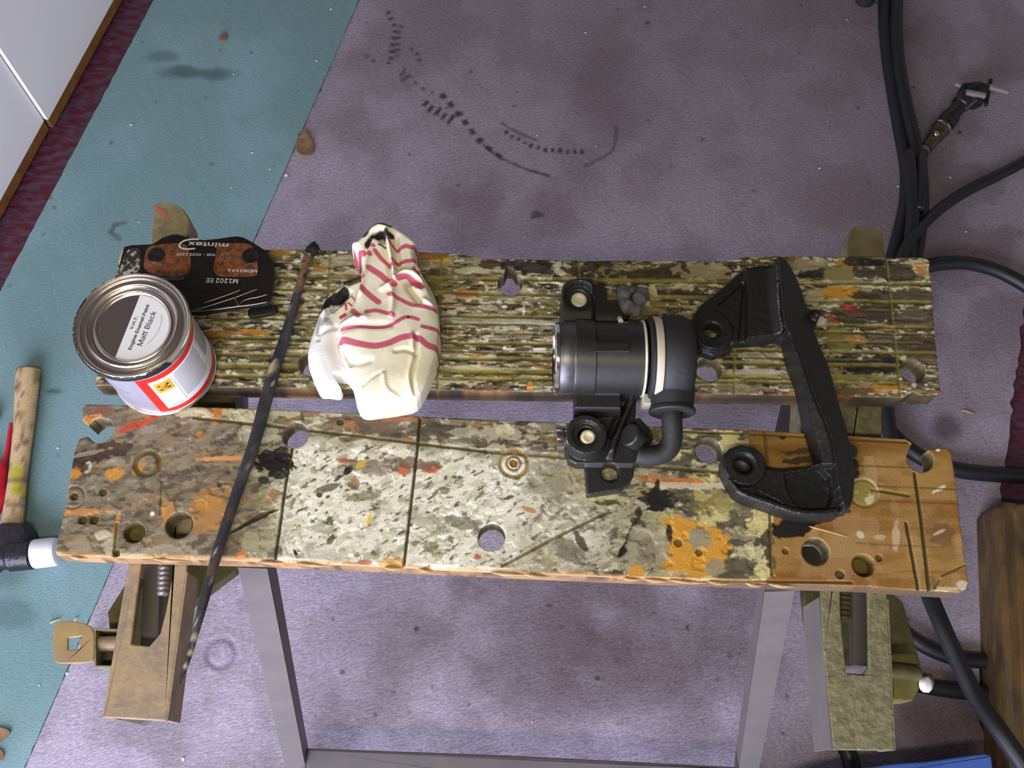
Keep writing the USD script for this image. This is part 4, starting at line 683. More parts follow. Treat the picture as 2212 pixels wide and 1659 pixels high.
# ------------------------------------------------------------------ brake pad
PZ = ZT + .016
pad = thing('brake_pad', 'black brake pad with rust-brown patches and white lettering, behind the paint tin', 'brake pad', (*at(425, 590, PZ)[:2], ZT + .002))
PO = [(253, 602), (259, 566), (268, 533), (284, 529), (330, 527), (340, 520), (350, 513), (372, 506), (385, 506), (397, 510), (415, 515), (441, 518), (472, 515), (498, 511), (514, 510), (527, 513), (549, 525), (569, 538), (581, 552), (589, 567), (592, 590), (590, 613), (587, 634), (578, 655), (560, 657), (510, 664), (430, 677), (396, 672), (300, 650)]
pg = poly(PO, PZ).buffer(.0006).buffer(-.0006)
put(pad, 'back_plate', slab(pg, PZ - .0055, PZ, .0007), M['padblack'], 30)
put(pad, 'friction_block', slab(pg.buffer(-.006), ZT + .002, PZ - .0055, .0008), mat('friction', (.05, .045, .04), .9), 30)
rr_ = lambda pts: poly(crom(pts, 5, True), PZ)
put(pad, 'shim', slab(rr_([(313, 580), (314, 550), (322, 534), (350, 528), (385, 526), (404, 532), (412, 555), (412, 578), (404, 593), (380, 598), (340, 594)]), PZ, PZ + .0007, .0003), M['rust'], 30, label='rust-brown patch on the left')
put(pad, 'shim', slab(rr_([(461, 580), (465, 560), (472, 530), (500, 526), (530, 526), (546, 534), (555, 560), (557, 585), (550, 596), (510, 598), (472, 596)]), PZ, PZ + .0007, .0003), M['rust'], 30, label='rust-brown patch on the right')
for px, py in ((338, 552), (541, 554)): put(pad, 'plug', cyl((*at(px, py, PZ)[:2], PZ - .001), (*at(px, py, PZ)[:2], PZ + .0012), .0078, b=.0006), M['gun'], 30)
put(pad, 'lug_face', slab(poly(crom([(258, 600), (263, 570), (270, 548), (285, 536), (302, 540), (304, 560), (300, 590), (290, 606)], 5, True), PZ), PZ, PZ + .0004, .0002), M['padlug'], 30, label='worn bare metal lug at the left end')
pz = PZ + .0008
def pix_text(s, right, left, h, z=pz, bold=True): return fit_text(s, right, left, h, z, bold)
put(pad, 'lettering', cat(pix_text('mintex', (496, 526), (408, 522), .0042), pix_text('90R - 0102 1102', (466, 548), (382, 547), .0024), pix_text('MDB2194', (557, 583), (492, 581), .0026), pix_text('M1202 EE', (516, 603), (446, 601), .0042)), M['letters'], False)
sw = crom([(428, 517), (412, 517), (396, 521), (388, 528), (390, 535), (402, 538), (420, 537)], 6)
put(pad, 'swoosh', slab(LineString(axy(sw, pz)).buffer(.0008), pz, pz + .00012, .00003), M['letters'], False, label='white swoosh mark before the lettering')
ec = at(486, 555, pz)[:2]; put(pad, 'approval_mark', cat(slab(Point(ec).buffer(.0042).difference(Point(ec).buffer(.0036)), pz, pz + .00012, .00003), fit_text('E1', (491, 551), (481, 551), .0030, pz)), mat('faded_letters', (.36, .30, .26), .6), False)
put(pad, 'edge_strip', slab(poly([(350, 599), (400, 599), (398, 606), (360, 606)], PZ), PZ, PZ + .0008, .0003), M['steel'], 30)
foot = thing('wear_clip', 'thin bent spring wires and black foot lying on the near edge of the brake pad', 'spring clip', (*at(520, 660, ZT)[:2], ZT))
put(foot, 'foot', slab(poly(crom([(536, 668), (545, 663), (570, 661), (590, 657), (598, 662), (597, 671), (585, 677), (560, 682), (540, 683), (534, 677)], 5, True), ZT + .005), ZT + .0003, ZT + .005, .0015), M['padblack'], 30)
zw = PZ + .002
for pts in ([(414, 673), (470, 655), (507, 643), (557, 624)], [(417, 674), (460, 669), (510, 662), (545, 658), (577, 652)], [(440, 655), (500, 634), (520, 626)], [(512, 662), (530, 648), (560, 641), (578, 636)], [(508, 643), (513, 655), (515, 662)]):
    put(foot, 'wire', tube(crom([at(x, y, zw) for x, y in pts], 6), .0008, 8), M['wire'], True)
put(foot, 'wire_link', tube([at(577, 652, zw), at(588, 658, ZT + .008), at(590, 662, ZT + .005)], .0008, 8), M['wire'], True)

# ------------------------------------------------------------------ paint brush
br = thing('paint_brush', 'long thin paint brush with a black-stained handle lying across both jaws', 'paint brush', (*at(560, 900, ZT + .01)[:2], ZT + .006))
bz = lambda y: ZT + .0075 + .0015 * (y - 560) / 900
hp = [(661, 566, 8.5), (655, 590, 9.2), (645, 625, 10.2), (630, 680, 11.2), (612, 740, 12.6), (594, 795, 14), (578, 850, 15), (560, 920, 14.5), (540, 985, 13.4), (515, 1055, 12.4), (490, 1130, 12), (465, 1210, 11.4), (440, 1300, 10.2), (415, 1390, 8), (400, 1440, 6), (391, 1464, 4), (386, 1478, 2.2)]
hq = crom([(*at(x, y, bz(y)), r / 2.72 / 1000) for x, y, r in hp], 6)
def brush_col(v):
    x, y = v[:, 0], v[:, 1]; c = np.tile(S(44, 43, 50), (len(v), 1)); c = mixc(c, S(66, 64, 68), sstep(.5, .62, fb(x, y, 90, 60, seed=201, o=3)))
    c = mixc(c, S(150, 150, 140), sstep(.69, .72, fb(x, y, 520, 420, seed=202, o=3))); c = mixc(c, S(84, 62, 48), sstep(.62, .68, fb(x, y, 60, 50, seed=203, o=3)) * .8)
    for px, py, r, k in [(661, 566, .012, .9), (652, 600, .012, .9), (646, 618, .009, .6)]: g = at(px, py, bz(py)); c = mixc(c, S(128, 96, 70), sstep(r, r * .5, np.hypot(x - g[0], y - g[1])) * k * (fb(x, y, 120, 120, seed=204, o=2) > .45))
    for px, py, r in [(583, 800, .007), (424, 1380, .004), (415, 1410, .003), (404, 1440, .003), (596, 785, .004)]: g = at(px, py, bz(py)); c = mixc(c, S(176, 160, 130), sstep(r, r * .5, np.hypot(x - g[0], y - g[1]) + .006 * (fb(x, y, 200, seed=205, o=2) - .5)))
    return c
hm = tube(hq[:, :3], hq[:, 3], 14); put(br, 'handle', hm, M['tool'], True, brush_col(np.array(hm.vertices)))
fq = crom([(*at(x, y, bz(y) + dz), r / 2.6 / 1000) for x, y, r, dz in [(668, 548, 13.5, .001), (665, 556, 11, .0005), (661, 568, 9.4, 0)]], 5); put(br, 'ferrule', tube(fq[:, :3], fq[:, 3], 16, .8), M['ferrule'], True)
bq = crom([(*at(x, y, bz(y) + .001), r / 2.6 / 1000) for x, y, r in [(667, 556, 10), (671, 545, 14), (677, 535, 14.5), (678, 528, 8), (680, 522, 1.5)]], 5); bm = tube(bq[:, :3], bq[:, 3], 20, .7)
bv = np.array(bm.vertices); bv += (meshkit.noise(bv * 700, 3)[:, None] - .5) * .0012; put(br, 'bristles', trimesh.Trimesh(bv, bm.faces, process=False), M['bristle'], True)
tf = [tube([at(677 + i * 4 - 4, 540 - 2 * abs(i), bz(540)), at(674 + i * 9 - 4, 524 + 7 * abs(i - 0), bz(530) + .0005)], [.0012, .0002], 5) for i in range(-1, 4)]
put(br, 'stray_bristles', cat(*tf), M['bristle'], True)

# ------------------------------------------------------------------ striped cloth
CZ = ZT + .025
def k3(pts): return [(560 + x / 3.456, 440 + y / 3.456) for x, y in pts]
MAINO = k3([(690, 360), (700, 345), (745, 338), (800, 300), (840, 240), (880, 212), (920, 205), (990, 225), (1060, 258), (1110, 305), (1180, 345), (1188, 390), (1180, 440), (1200, 515), (1260, 605), (1310, 700), (1338, 800), (1340, 900), (1348, 965), (1330, 1110), (1318, 1150), (1310, 1200), (1250, 1340), (1170, 1470), (1050, 1508), (900, 1530), (780, 1542), (725, 1505), (705, 1420), (690, 1350), (640, 1275), (600, 1265), (540, 1265), (570, 1310), (597, 1350), (575, 1388), (500, 1380), (430, 1372), (385, 1280), (352, 1190), (340, 1110), (345, 1040), (362, 970), (380, 900), (402, 850), (440, 795), (480, 745), (530, 700), (570, 670), (630, 600), (690, 585), (745, 565), (765, 480), (735, 450), (705, 430)])
ON_CLOTH = False
def c3(pts):
    q = np.asarray(crom(k3(pts), 8)); z = np.full(len(q), CZ)
    if ON_CLOTH:                                                    # where the line of sight meets the cloth's own surface
        for _ in range(14):
            w_ = np.array([at(a, b, c_)[:2] for (a, b), c_ in zip(q, z)]); z = .5 * z + .5 * (ZT + np.maximum(cloth_dome(w_[:, 0], w_[:, 1]), .001))
        z = np.convolve(np.pad(z, 6, mode='edge'), np.ones(13) / 13, 'valid')
    return np.array([at(a, b, c_)[:2] for (a, b), c_ in zip(q, z)])
cloth_lines = {}
def ridge(x, y, pts, w, h):
    key = str(pts)
    if key not in cloth_lines: cloth_lines[key] = axy(crom(k3(pts), 8), CZ)
    return h * np.exp(-(segdist(x, y, cloth_lines[key]) / w) ** 2)
def edge_xy(pts, back_z):
    """An outline whose far side lies lower than its near side bulges."""
    q = np.asarray(pts, float); t = sstep(900, 700, (q[:, 1] - 440) * 3.456)
    return np.array([at(a, b, CZ * (1 - k) + (ZT + back_z + .012 * (back_z < .01) * float(sstep(590, 540, b))) * k)[:2] for (a, b), k in zip(q, t)])
cl_pg = Polygon(edge_xy(crom(MAINO, 3, True), .006)).buffer(0); cl_pg = max(polys(cl_pg), key=lambda a: a.area)
MAIN_IN = Polygon(edge_xy(crom(k3([(745, 338), (920, 200), (1185, 345), (1190, 480), (1345, 800), (1350, 1000), (1320, 1180), (1180, 1470), (780, 1545), (700, 1420), (660, 1290), (600, 1130), (575, 980), (610, 860), (690, 780), (765, 600), (765, 470), (690, 360)]), 6, True), .014)).buffer(0)
LOBE = Polygon(axy(crom(k3([(480, 745), (560, 830), (600, 900), (590, 1000), (610, 1100), (680, 1240), (640, 1300), (590, 1390), (430, 1375), (335, 1110), (400, 850)]), 6, True), CZ)).buffer(0)
def inner(pgn, x, y):
    b = np.vstack([np.array(shapely.segmentize(pgn.exterior, .001).coords)]); d = cKDTree(b).query(np.column_stack([x, y]))[0]; return np.where(shapely.contains_xy(pgn, x, y), d, -d)
def cloth_dome(x, y):
    di, dl = inner(MAIN_IN, x, y), inner(LOBE, x, y); do = inner(cl_pg, x, y)
    base = .006 + .012 * sstep(0, .004, do)
    wl_ = .014 - .010 * sstep(.07, .085, y); lobe = .019 * np.sqrt(np.clip(1 - (1 - np.clip(dl, 0, None).clip(max=wl_) / wl_) ** 2, 0, 1))
    back = sstep(.055, .10, y); wd_ = .026 - .020 * back
    mn = .020 + .020 * np.sqrt(np.clip(1 - (1 - np.clip(di, 0, None).clip(max=wd_) / wd_) ** 2, 0, 1)) - .004 * back
    z = np.maximum(base, np.maximum(np.where(dl > 0, .004 + lobe, 0), np.where(di > 0, mn * sstep(-.001, .0025, di) + .006 * (1 - sstep(0, .0025, di)), 0)))
    return z
def cloth_z(x, y):
    z = cloth_dome(x, y); a = sstep(0, .006, inner(cl_pg, x, y)) * (.55 + .45 * sstep(.04, .07, y))
    z = z + a * (ridge(x, y, [(955, 250), (985, 400), (1008, 520), (1012, 600)], .0016, .0060) - ridge(x, y, [(930, 260), (960, 400), (985, 520), (1000, 600)], .0022, .004) - ridge(x, y, [(1030, 300), (1040, 430), (1045, 520)], .0025, .005)
        + ridge(x, y, [(860, 320), (820, 420), (790, 560), (760, 700)], .0022, .004) - ridge(x, y, [(845, 320), (800, 430), (770, 560), (745, 690)], .0018, .004)
        + ridge(x, y, [(1200, 600), (1150, 560), (1080, 560), (1010, 620), (930, 680)], .0022, .004) - ridge(x, y, [(1220, 640), (1150, 620), (1130, 660), (1200, 760)], .0030, .008) + ridge(x, y, [(1130, 650), (1200, 740), (1300, 790)], .002, .003)
        + ridge(x, y, [(1000, 680), (1010, 780), (1000, 880)], .002, .004) - ridge(x, y, [(1180, 1030), (1180, 1180), (1150, 1330), (1170, 1460)], .0018, .006) + ridge(x, y, [(1160, 1030), (1160, 1180), (1130, 1330), (1150, 1460)], .0022, .004)
        - ridge(x, y, [(600, 1020), (640, 1130), (700, 1220)], .0022, .007) - ridge(x, y, [(1030, 1150), (1100, 1140), (1170, 1165)], .0018, .004) - ridge(x, y, [(790, 1390), (860, 1340), (940, 1300)], .0014, .0025) + ridge(x, y, [(940, 1310), (960, 1420), (1050, 1480)], .002, .003)
        - ridge(x, y, [(690, 1210), (760, 1230), (840, 1220)], .003, .003) + ridge(x, y, [(840, 240), (900, 210), (960, 220)], .002, .002) - ridge(x, y, [(890, 280), (930, 300)], .003, .008) - ridge(x, y, [(1180, 520), (1260, 640), (1330, 790)], .0014, .006)
        + ridge(x, y, [(640, 600), (560, 690)], .002, .004) - ridge(x, y, [(660, 640), (580, 720), (540, 760)], .0025, .006) + ridge(x, y, [(620, 930), (720, 900), (800, 900)], .003, .003) - ridge(x, y, [(600, 980), (760, 960), (1000, 960)], .003, .002)
        - ridge(x, y, [(560, 900), (470, 950), (440, 1000)], .002, .003) - ridge(x, y, [(760, 610), (700, 760), (630, 870)], .0018, .006))
    z = z + a * .0022 * (fb(x, y, 55, 45, seed=301, o=3) - .5)
    return ZT + np.maximum(z, .0008)
STR = [([(605, 1010), (720, 1040), (850, 1060), (950, 1045), (1060, 1000), (1140, 990), (1200, 1010), (1260, 1060), (1335, 1090)], 44), ([(615, 930), (720, 915), (850, 920), (940, 915), (1010, 890), (1080, 850), (1130, 845), (1185, 860)], 25), ([(800, 805), (880, 800), (940, 815), (1000, 835)], 28), ([(695, 795), (742, 842)], 38), ([(765, 630), (830, 690), (890, 735)], 40), ([(820, 478), (900, 530), (960, 580), (1010, 605)], 42), ([(1040, 562), (1100, 545), (1160, 575), (1215, 600)], 36), ([(968, 675), (1050, 715), (1130, 750), (1200, 765), (1325, 795)], 28),
       ([(738, 380), (825, 380)], 36), ([(712, 410), (725, 440)], 26), ([(862, 345), (920, 420), (990, 468)], 28), ([(1000, 430), (1050, 440), (1110, 428), (1165, 428)], 28), ([(800, 318), (855, 314)], 22), ([(1040, 338), (1100, 315), (1130, 330), (1182, 352)], 30), ([(1218, 918), (1280, 932), (1342, 952)], 26), ([(962, 268), (1000, 320), (1040, 345)], 16), ([(762, 535), (772, 565)], 34), ([(1155, 480), (1185, 495)], 26)]
def cloth_col(x, y):
    n = len(x); c = np.tile(S(240, 233, 206), (n, 1)); lb_ = sstep(-.002, .004, inner(LOBE, x, y)); c = mixc(c, S(246, 245, 242), lb_)
    c = mixc(c, S(232, 222, 180), sstep(.52, .66, fb(x, y, 40, 30, seed=311, o=3)) * sstep(.06, .03, y) * .6)
    pk = S(200, 98, 116)
    for pts, w in STR: c = mixc(c, pk, sstep(w / 2 + 7, w / 2, segdist(x, y, c3(pts)) * 2620 * 3.456))
    blk = S(26, 24, 25)
    for pts, w, k in [([(425, 815), (480, 770), (540, 735), (600, 700)], 70, 1), ([(590, 715), (650, 690)], 50, .95), ([(640, 612), (700, 592), (745, 572)], 34, .9), ([(805, 300), (845, 252), (885, 225), (930, 220), (985, 245)], 48, .98), ([(895, 300), (935, 315)], 28, .9), ([(455, 855), (440, 920), (435, 980)], 26, .45), ([(500, 860), (470, 900)], 36, .4), ([(440, 985), (500, 960)], 14, .4), ([(1160, 618), (1210, 632)], 26, .6), ([(380, 870), (420, 820)], 22, .8)]:
        c = mixc(c, blk, sstep(w / 2 + 6, w / 2 - 8, segdist(x, y, c3(pts)) * 2620 * 3.456 + 26 * (fb(x, y, 190, seed=312, o=3) - .5)) * k)
    for pts, w, zz in [([(415, 830), (470, 775), (540, 722), (600, 690), (640, 662)], 64, .017), ([(640, 606), (700, 584), (750, 564)], 30, .014), ([(560, 690), (610, 640), (650, 608)], 12, .014), ([(795, 305), (842, 248), (885, 216), (930, 210), (995, 236)], 40, .019)]:
        pl = axy(crom(k3(pts), 8), ZT + zz); c = mixc(c, blk, sstep(w / 2 + 6, w / 2 - 8, segdist(x, y, pl) * 2620 * 3.456 + 26 * (fb(x, y, 190, seed=313, o=3) - .5)) * .98 * ((inner(MAIN_IN, x, y) < .001) | (zz > .0185)))
    for pts, w in [([(605, 770), (640, 740), (650, 790)], 18), ([(665, 740), (690, 760)], 16), ([(690, 690), (720, 705)], 12), ([(610, 850), (640, 830)], 30)]: c = mixc(c, S(190, 70, 86), sstep(w / 2 + 3, w / 2 - 3, segdist(x, y, c3(pts)) * 2620 * 3.456))
    for pts, w, cc in [([(540, 770), (575, 790)], 30, S(170, 196, 214)), ([(630, 620), (660, 610)], 18, S(150, 190, 180)), ([(520, 830), (550, 810)], 16, S(150, 190, 180))]: c = mixc(c, cc, sstep(w / 2 + 5, w / 2 - 6, segdist(x, y, c3(pts)) * 2620 * 3.456) * .7)
    g = c3([(1112, 846), (1113, 847)])[0]; c = mixc(c, blk, sstep(.0016, .0007, np.hypot(x - g[0], y - g[1])))
    return c
v, f, w = hf(cl_pg, cloth_z, ZT + .0004, .00075); ON_CLOTH = True
solo('striped_cloth', 'crumpled cream cloth with pink stripes and black paint smears on the rear jaw', 'cloth', (v, f), M['cloth'], True, cloth_col(v[:, 0], v[:, 1]))

# ------------------------------------------------------------------ brake caliper
YC = float(at(1320, 774, ZT + .034)[1]); ZC = ZT + .0335; RC = .0305
def X(px, py=774, z=ZC): return float(at(px, py, z)[0])
cal = thing('brake_caliper', 'satin black brake caliper with a rubber boot and pale cable tie, right of the cloth', 'brake caliper', (X(1320), YC, ZT))
xa = np.array([1.0, 0, 0])
def xl(prof, mt, name, n=72, lab=None, parent=cal, sm=40):
    """A part turned about the caliper's long axis: (radius, pixel column)."""
    return put(parent, name, lathe([(r, X(px)) for r, px in prof], (0, YC, ZC), xa, n), mt, sm, label=lab)
xl([(.0, 1240), (RC - .001, 1240), (RC + .0016, 1242), (RC + .0018, 1244), (RC + .0018, 1281), (RC + .0014, 1282), (RC, 1283), (RC, 1391), (RC - .001, 1393), (0, 1393)], M['black'], 'cylinder')
xl([(.026, 1196), (.0305, 1197), (.0312, 1199), (.0312, 1205), (.0303, 1207)], M['chrome'], 'retaining_ring', lab='bright metal ring on the left rim')
xl([(.012, 1203), (.027, 1203), (.0300, 1206), (.0302, 1212), (.0309, 1216), (.0309, 1230), (.0300, 1236), (.0303, 1241), (.02, 1242)], mat('dull_piston', (.16, .155, .16), .38, .75, var=.5, vscale=50), 'piston_collar', lab='dull grey metal collar at the left end')
# raised pads cast on the cylinder
zt_ = ZC + RC
def px_box(x0, y0, x1, y1, z0, z1, z=None, b=.0012):
    return slab(poly([(x0, y0), (x1, y0), (x1, y1), (x0, y1)], z or z1), z0, z1, b)
put(cal, 'cast_pad', px_box(1284, 738, 1360, 760, zt_ - .006, zt_ + .0022), M['black'], 30)
put(cal, 'cast_pad', px_box(1286, 706, 1352, 738, zt_ - .012, zt_ - .0012, b=.0015), M['black'], 30)
# upper lug with its bolt hole
up = poly(crom([(1213, 640), (1216, 618), (1232, 606), (1256, 602), (1290, 604), (1310, 611), (1314, 625), (1316, 640), (1346, 643), (1349, 660), (1347, 692), (1330, 700), (1284, 704), (1240, 706), (1218, 690)], 3, True), ZT + .038)
b1 = at(1252, 638, ZT + .040)[:2]
def lug_z(x, y):
    d = np.hypot(x - b1[0], y - b1[1]); xx = (x - X(1283)) 
    z = ZT + .040 - .009 * sstep(-.001, .002, xx) - .006 * sstep(.0145, .0125, d) * sstep(.0, .001, .0135 - d) 
    return z - .003 * sstep(.016, .0, y - at(1280, 700, ZT + .04)[1])
v, f, w = hf(up.difference(Point(b1).buffer(.0072, 20)), lug_z, ZT + .004, .0012, .0016); put(cal, 'upper_lug', (v, f), M['black'], True)
put(cal, 'guide_bolt', lathe([(0, 0), (.0068, 0), (.0068, .020), (.0056, .0212), (.0040, .0212), (.0034, .0195), (0, .0195)], (*b1, ZT + .012), (0, 0, 1), 32), M['zinc'], 40, label='zinc-plated bolt end in the upper lug')
# bleed nipple with grey dust caps
def capsule(p0, p1, r, n=18): return cyl(p0, p1, r, n, r * .45)
zc_ = ZT + .030
put(cal, 'bleed_stem', cyl(at(1340, 690, ZT + .02), at(1368, 640, ZT + .024), .006, 20), M['gun'], 30)
put(cal, 'dust_cap', cat(capsule(at(1345, 628, zc_ - .012), at(1349, 642, zc_), .0062), capsule(at(1389, 634, zc_ - .012), at(1378, 652, zc_), .0066), capsule(at(1343, 654, zc_ - .006), at(1362, 668, zc_ + .003), .0064), capsule(at(1362, 655, zc_ - .014), at(1374, 676, zc_ - .002), .0060)), M['grey_rubber'], 40, label='grey rubber dust caps')
put(cal, 'brass_nib', cat(cyl(at(1338, 688, ZT + .042), at(1341, 694, ZT + .048), .0022, 14), cyl(at(1342, 699, ZT + .044), at(1356, 700, ZT + .044), .0018, 12)), M['zinc'], 30, label='small brass nib beside the dust caps')
# rubber boot, clip and cable tie
xl([(RC + .0004, 1384), (RC + .0022, 1385), (RC + .0022, 1388), (RC + .0004, 1390)], M['zinc'], 'boot_clip', lab='thin pale wire clip at the mouth of the boot')
bw = [(.0, 1396), (.0335, 1396), (.0352, 1399), (.0352, 1404), (.0342, 1407), (.0342, 1424), (.0362, 1430), (.0370, 1446), (.0368, 1466), (.0345, 1482), (.0295, 1492), (.020, 1497), (0, 1498)]
boot = lathe([(r, X(px)) for r, px in bw], (0, YC, ZC), xa, 96)
sp0 = np.array([X(1449), YC - .012, ZC - .001]); sp1 = at(1452, 893, ZT + .030)
spout = lathe([(.019, 0), (.0192, .45), (.0178, .8), (.0172, .9), (.0192, .94), (.0196, 1.0), (.0180, 1.02), (.0096, 1.0)], sp0, (sp1 - sp0), 48)
spout.vertices[:] = sp0 + (spout.vertices - sp0)
L_ = np.linalg.norm(sp1 - sp0)
spout = lathe([(.0190, 0), (.0192, .45 * L_), (.0180, .78 * L_), (.0172, .86 * L_), (.0190, .90 * L_), (.0195, .98 * L_), (.0182, 1.01 * L_), (.0090, L_)], sp0, sp1 - sp0, 48)
top0 = np.array([X(1444), YC, ZC]); top1 = at(1446, 690, ZC + .012)
lip = lathe([(.0215, 0), (.0215, .75), (.0195, .93), (.013, 1.0), (0, 1.02)], top0, top1 - top0, 48)
Lt = np.linalg.norm(top1 - top0); lip = lathe([(.0205, 0), (.0205, .78 * Lt), (.0185, .95 * Lt), (.012, 1.02 * Lt), (0, 1.04 * Lt)], top0, top1 - top0, 48)
put(cal, 'rubber_boot', cat(boot, spout, lip), M['rubber'], 40, label='moulded black rubber boot with a downward spout')
xl([(.0340, 1407), (.0357, 1408), (.0360, 1411), (.0360, 1420), (.0357, 1423), (.0340, 1424)], M['tie'], 'cable_tie', lab='off-white cable tie around the boot')
th_ = at(1399, 865, ZT + .030); put(cal, 'tie_head', slab(Polygon(np.array([(-.0038, -.0042), (.0038, -.0042), (.0046, -.002), (.0046, .003), (.0030, .0055), (-.0030, .0055), (-.0046, .003), (-.0046, -.002)]) + th_[:2]), ZT + .018, ZT + .0325, .0012), M['tie'], 30)
# lower arm, lug, tab and web: a relief traced from above
zl_ = ZT + .018
low = poly([(1241, 838), (1280, 840), (1357, 850), (1376, 862), (1374, 900), (1386, 915), (1400, 935), (1402, 970), (1392, 988), (1372, 1000), (1371, 1022), (1362, 1038), (1340, 1054), (1300, 1060), (1270, 1064), (1267, 1020), (1264, 1000), (1245, 999), (1230, 990), (1222, 970), (1222, 940), (1230, 918), (1240, 905)], zl_)
b2 = at(1266, 938, ZT + .026)[:2]; b3 = at(1318, 1022, ZT + .010)[:2]
low = low.difference(Point(b3).buffer(.0072, 20)).difference(Point(b2).buffer(.0066, 20))
def low_z(x, y):
    pyv = lambda py: at(1300, py, zl_)[1]
    z = np.full(len(x), ZT + .0135)
    blk_ = sstep(-.0006, .0006, y - pyv(896)) * sstep(.0006, -.0006, x - X(1340, 880, zl_)); z = np.maximum(z, ZT + .0135 + .0165 * blk_)
    shelf = sstep(-.0006, .0006, y - pyv(862)) ; z = np.maximum(z, ZT + .0135 + .0205 * shelf)
    z = z - .0015 * sstep(.0008, .0003, np.abs(y - pyv(894)))
    d = np.hypot(x - b2[0], y - b2[1]); z = np.maximum(z, ZT + .0135 + .0135 * sstep(.0178, .0170, d)) - .0032 * sstep(.0115, .0108, d)
    web = segdist(x, y, axy([(1362, 866), (1328, 950), (1318, 985)], zl_)); z = np.maximum(z, ZT + .0135 + .010 * sstep(.0034, .0018, web) * sstep(-.002, .004, y - pyv(985)))
    rec = segdist(x, y, axy([(1345, 880), (1322, 935)], zl_)); z = z - .006 * sstep(.0038, .002, rec) * (1 - blk_)
    tab = sstep(.0012, -.0012, y - pyv(1000)); z = np.where(d > .0176, z * (1 - tab) + (ZT + .0105) * tab, z)
    return z
v, f, w = hf(low, low_z, ZT + .0005, .0009, .0012); put(cal, 'lower_arm', (v, f), M['black'], True, label='black arm with a bolt boss and a drilled tab')
put(cal, 'guide_bolt', lathe([(0, 0), (.0062, 0), (.0062, .018), (.0048, .0192), (.0036, .0192), (.0030, .016), (0, .016)], (*b2, ZT + .006), (.10, -.10, 1), 32), M['zinc'], 40, label='zinc sleeve in the lower boss')
ga, gb = at(1200, 948, ZT + .014), at(1228, 946, ZT + .014); put(cal, 'guide_pin', lathe([(0, 0), (.0085, 0), (.0098, .0008), (.0098, .0060), (.0090, .0072), (.0084, .0078), (.0084, .010)], ga, gb - ga, 40), M['chrome'], 40, label='bright steel collar left of the lower boss')
na, nb = at(1358, 938, ZT + .027), at(1392, 957, ZT + .012)
put(cal, 'banjo_bolt', cat(cyl(na, na + (nb - na) * .55, .0098, 36, .0012), cyl(na + (nb - na) * .5, nb, .0078, 6, .0006)), M['black'], 30)
put(cal, 'link_plate', cat(slab(poly([(1370, 905), (1382, 902), (1404, 925), (1412, 948), (1398, 962), (1382, 945)], ZT + .016), ZT + .006, ZT + .016, .001)), M['black'], 30)
ep = [(1450, 880, .030), (1451, 905, .029), (1452, 930, .026), (1451, 950, .023), (1445, 968, .020), (1430, 980, .0175), (1412, 984, .0165), (1392, 984, .016), (1376, 980, .016)]
put(cal, 'elbow_hose', tube(crom([at(x, y, ZT + z) for x, y, z in ep], 8), .0086, 24), M['rubber'], True, label='bent black rubber elbow from the boot spout to the arm')

# ------------------------------------------------------------------ caliper carrier bracket
KZ = ZT + .020
car = thing('carrier_bracket', 'U-shaped satin black cast bracket with two ring bosses lying across both jaws', 'bracket', (*at(1700, 840, KZ)[:2], ZT))
def kp_(pts): return axy(pts, KZ)
kb1, kb2 = at(1541, 710, KZ)[:2], at(1607, 1003, KZ)[:2]
KO = [(1497, 712), (1503, 672), (1513, 655), (1550, 627), (1600, 583), (1616, 572), (1640, 567), (1692, 566), (1705, 575), (1722, 598), (1738, 628), (1747, 655), (1763, 662), (1776, 672), (1771, 690), (1764, 702), (1772, 730), (1790, 772), (1800, 800), (1808, 830), (1820, 880), (1832, 925), (1835, 950), (1844, 962), (1848, 985), (1846, 1005), (1850, 1015), (1846, 1050), (1842, 1078), (1832, 1100), (1810, 1114), (1785, 1117), (1745, 1117), (1715, 1112), (1660, 1093), (1610, 1076), (1590, 1064), (1575, 1040), (1562, 1012), (1562, 990), (1575, 970), (1600, 962), (1630, 968), (1650, 985), (1660, 1008), (1690, 1013), (1772, 1003), (1770, 985), (1757, 945), (1745, 905), (1738, 870), (1734, 850), (1727, 820), (1719, 800), (1708, 770), (1702, 740), (1698, 728), (1684, 722), (1650, 729), (1592, 733), (1588, 740), (1575, 752), (1545, 760), (1520, 752), (1503, 736)]
kpg = Polygon(kp_(KO)).buffer(.001).buffer(-.002).buffer(.001); kpg = max(polys(kpg), key=lambda a: a.area)
kpg = kpg.difference(Point(kb1).buffer(.0076, 20)).difference(Point(kb2).buffer(.0078, 20))
RID = kp_(crom([(1676, 560), (1680, 640), (1690, 712), (1708, 745), (1722, 772), (1735, 810), (1755, 870), (1778, 925), (1790, 960), (1797, 1010), (1804, 1060), (1812, 1092)], 6))
FACE = Polygon(kp_([(1611, 578), (1676, 578), (1690, 722), (1612, 731)])); WEDGE = Polygon(kp_([(1612, 590), (1606, 640), (1598, 735), (1615, 735), (1616, 640)])); PANEL = Polygon(kp_([(1610, 600), (1604, 660), (1580, 690), (1545, 650)]))
REC = Polygon(kp_([(1697, 1022), (1772, 1008), (1792, 1030), (1800, 1070), (1790, 1100), (1745, 1103), (1716, 1080), (1702, 1050)])); RIM = kp_(crom([(1572, 1040), (1600, 1064), (1660, 1086), (1715, 1104), (1760, 1109), (1806, 1104)], 6))
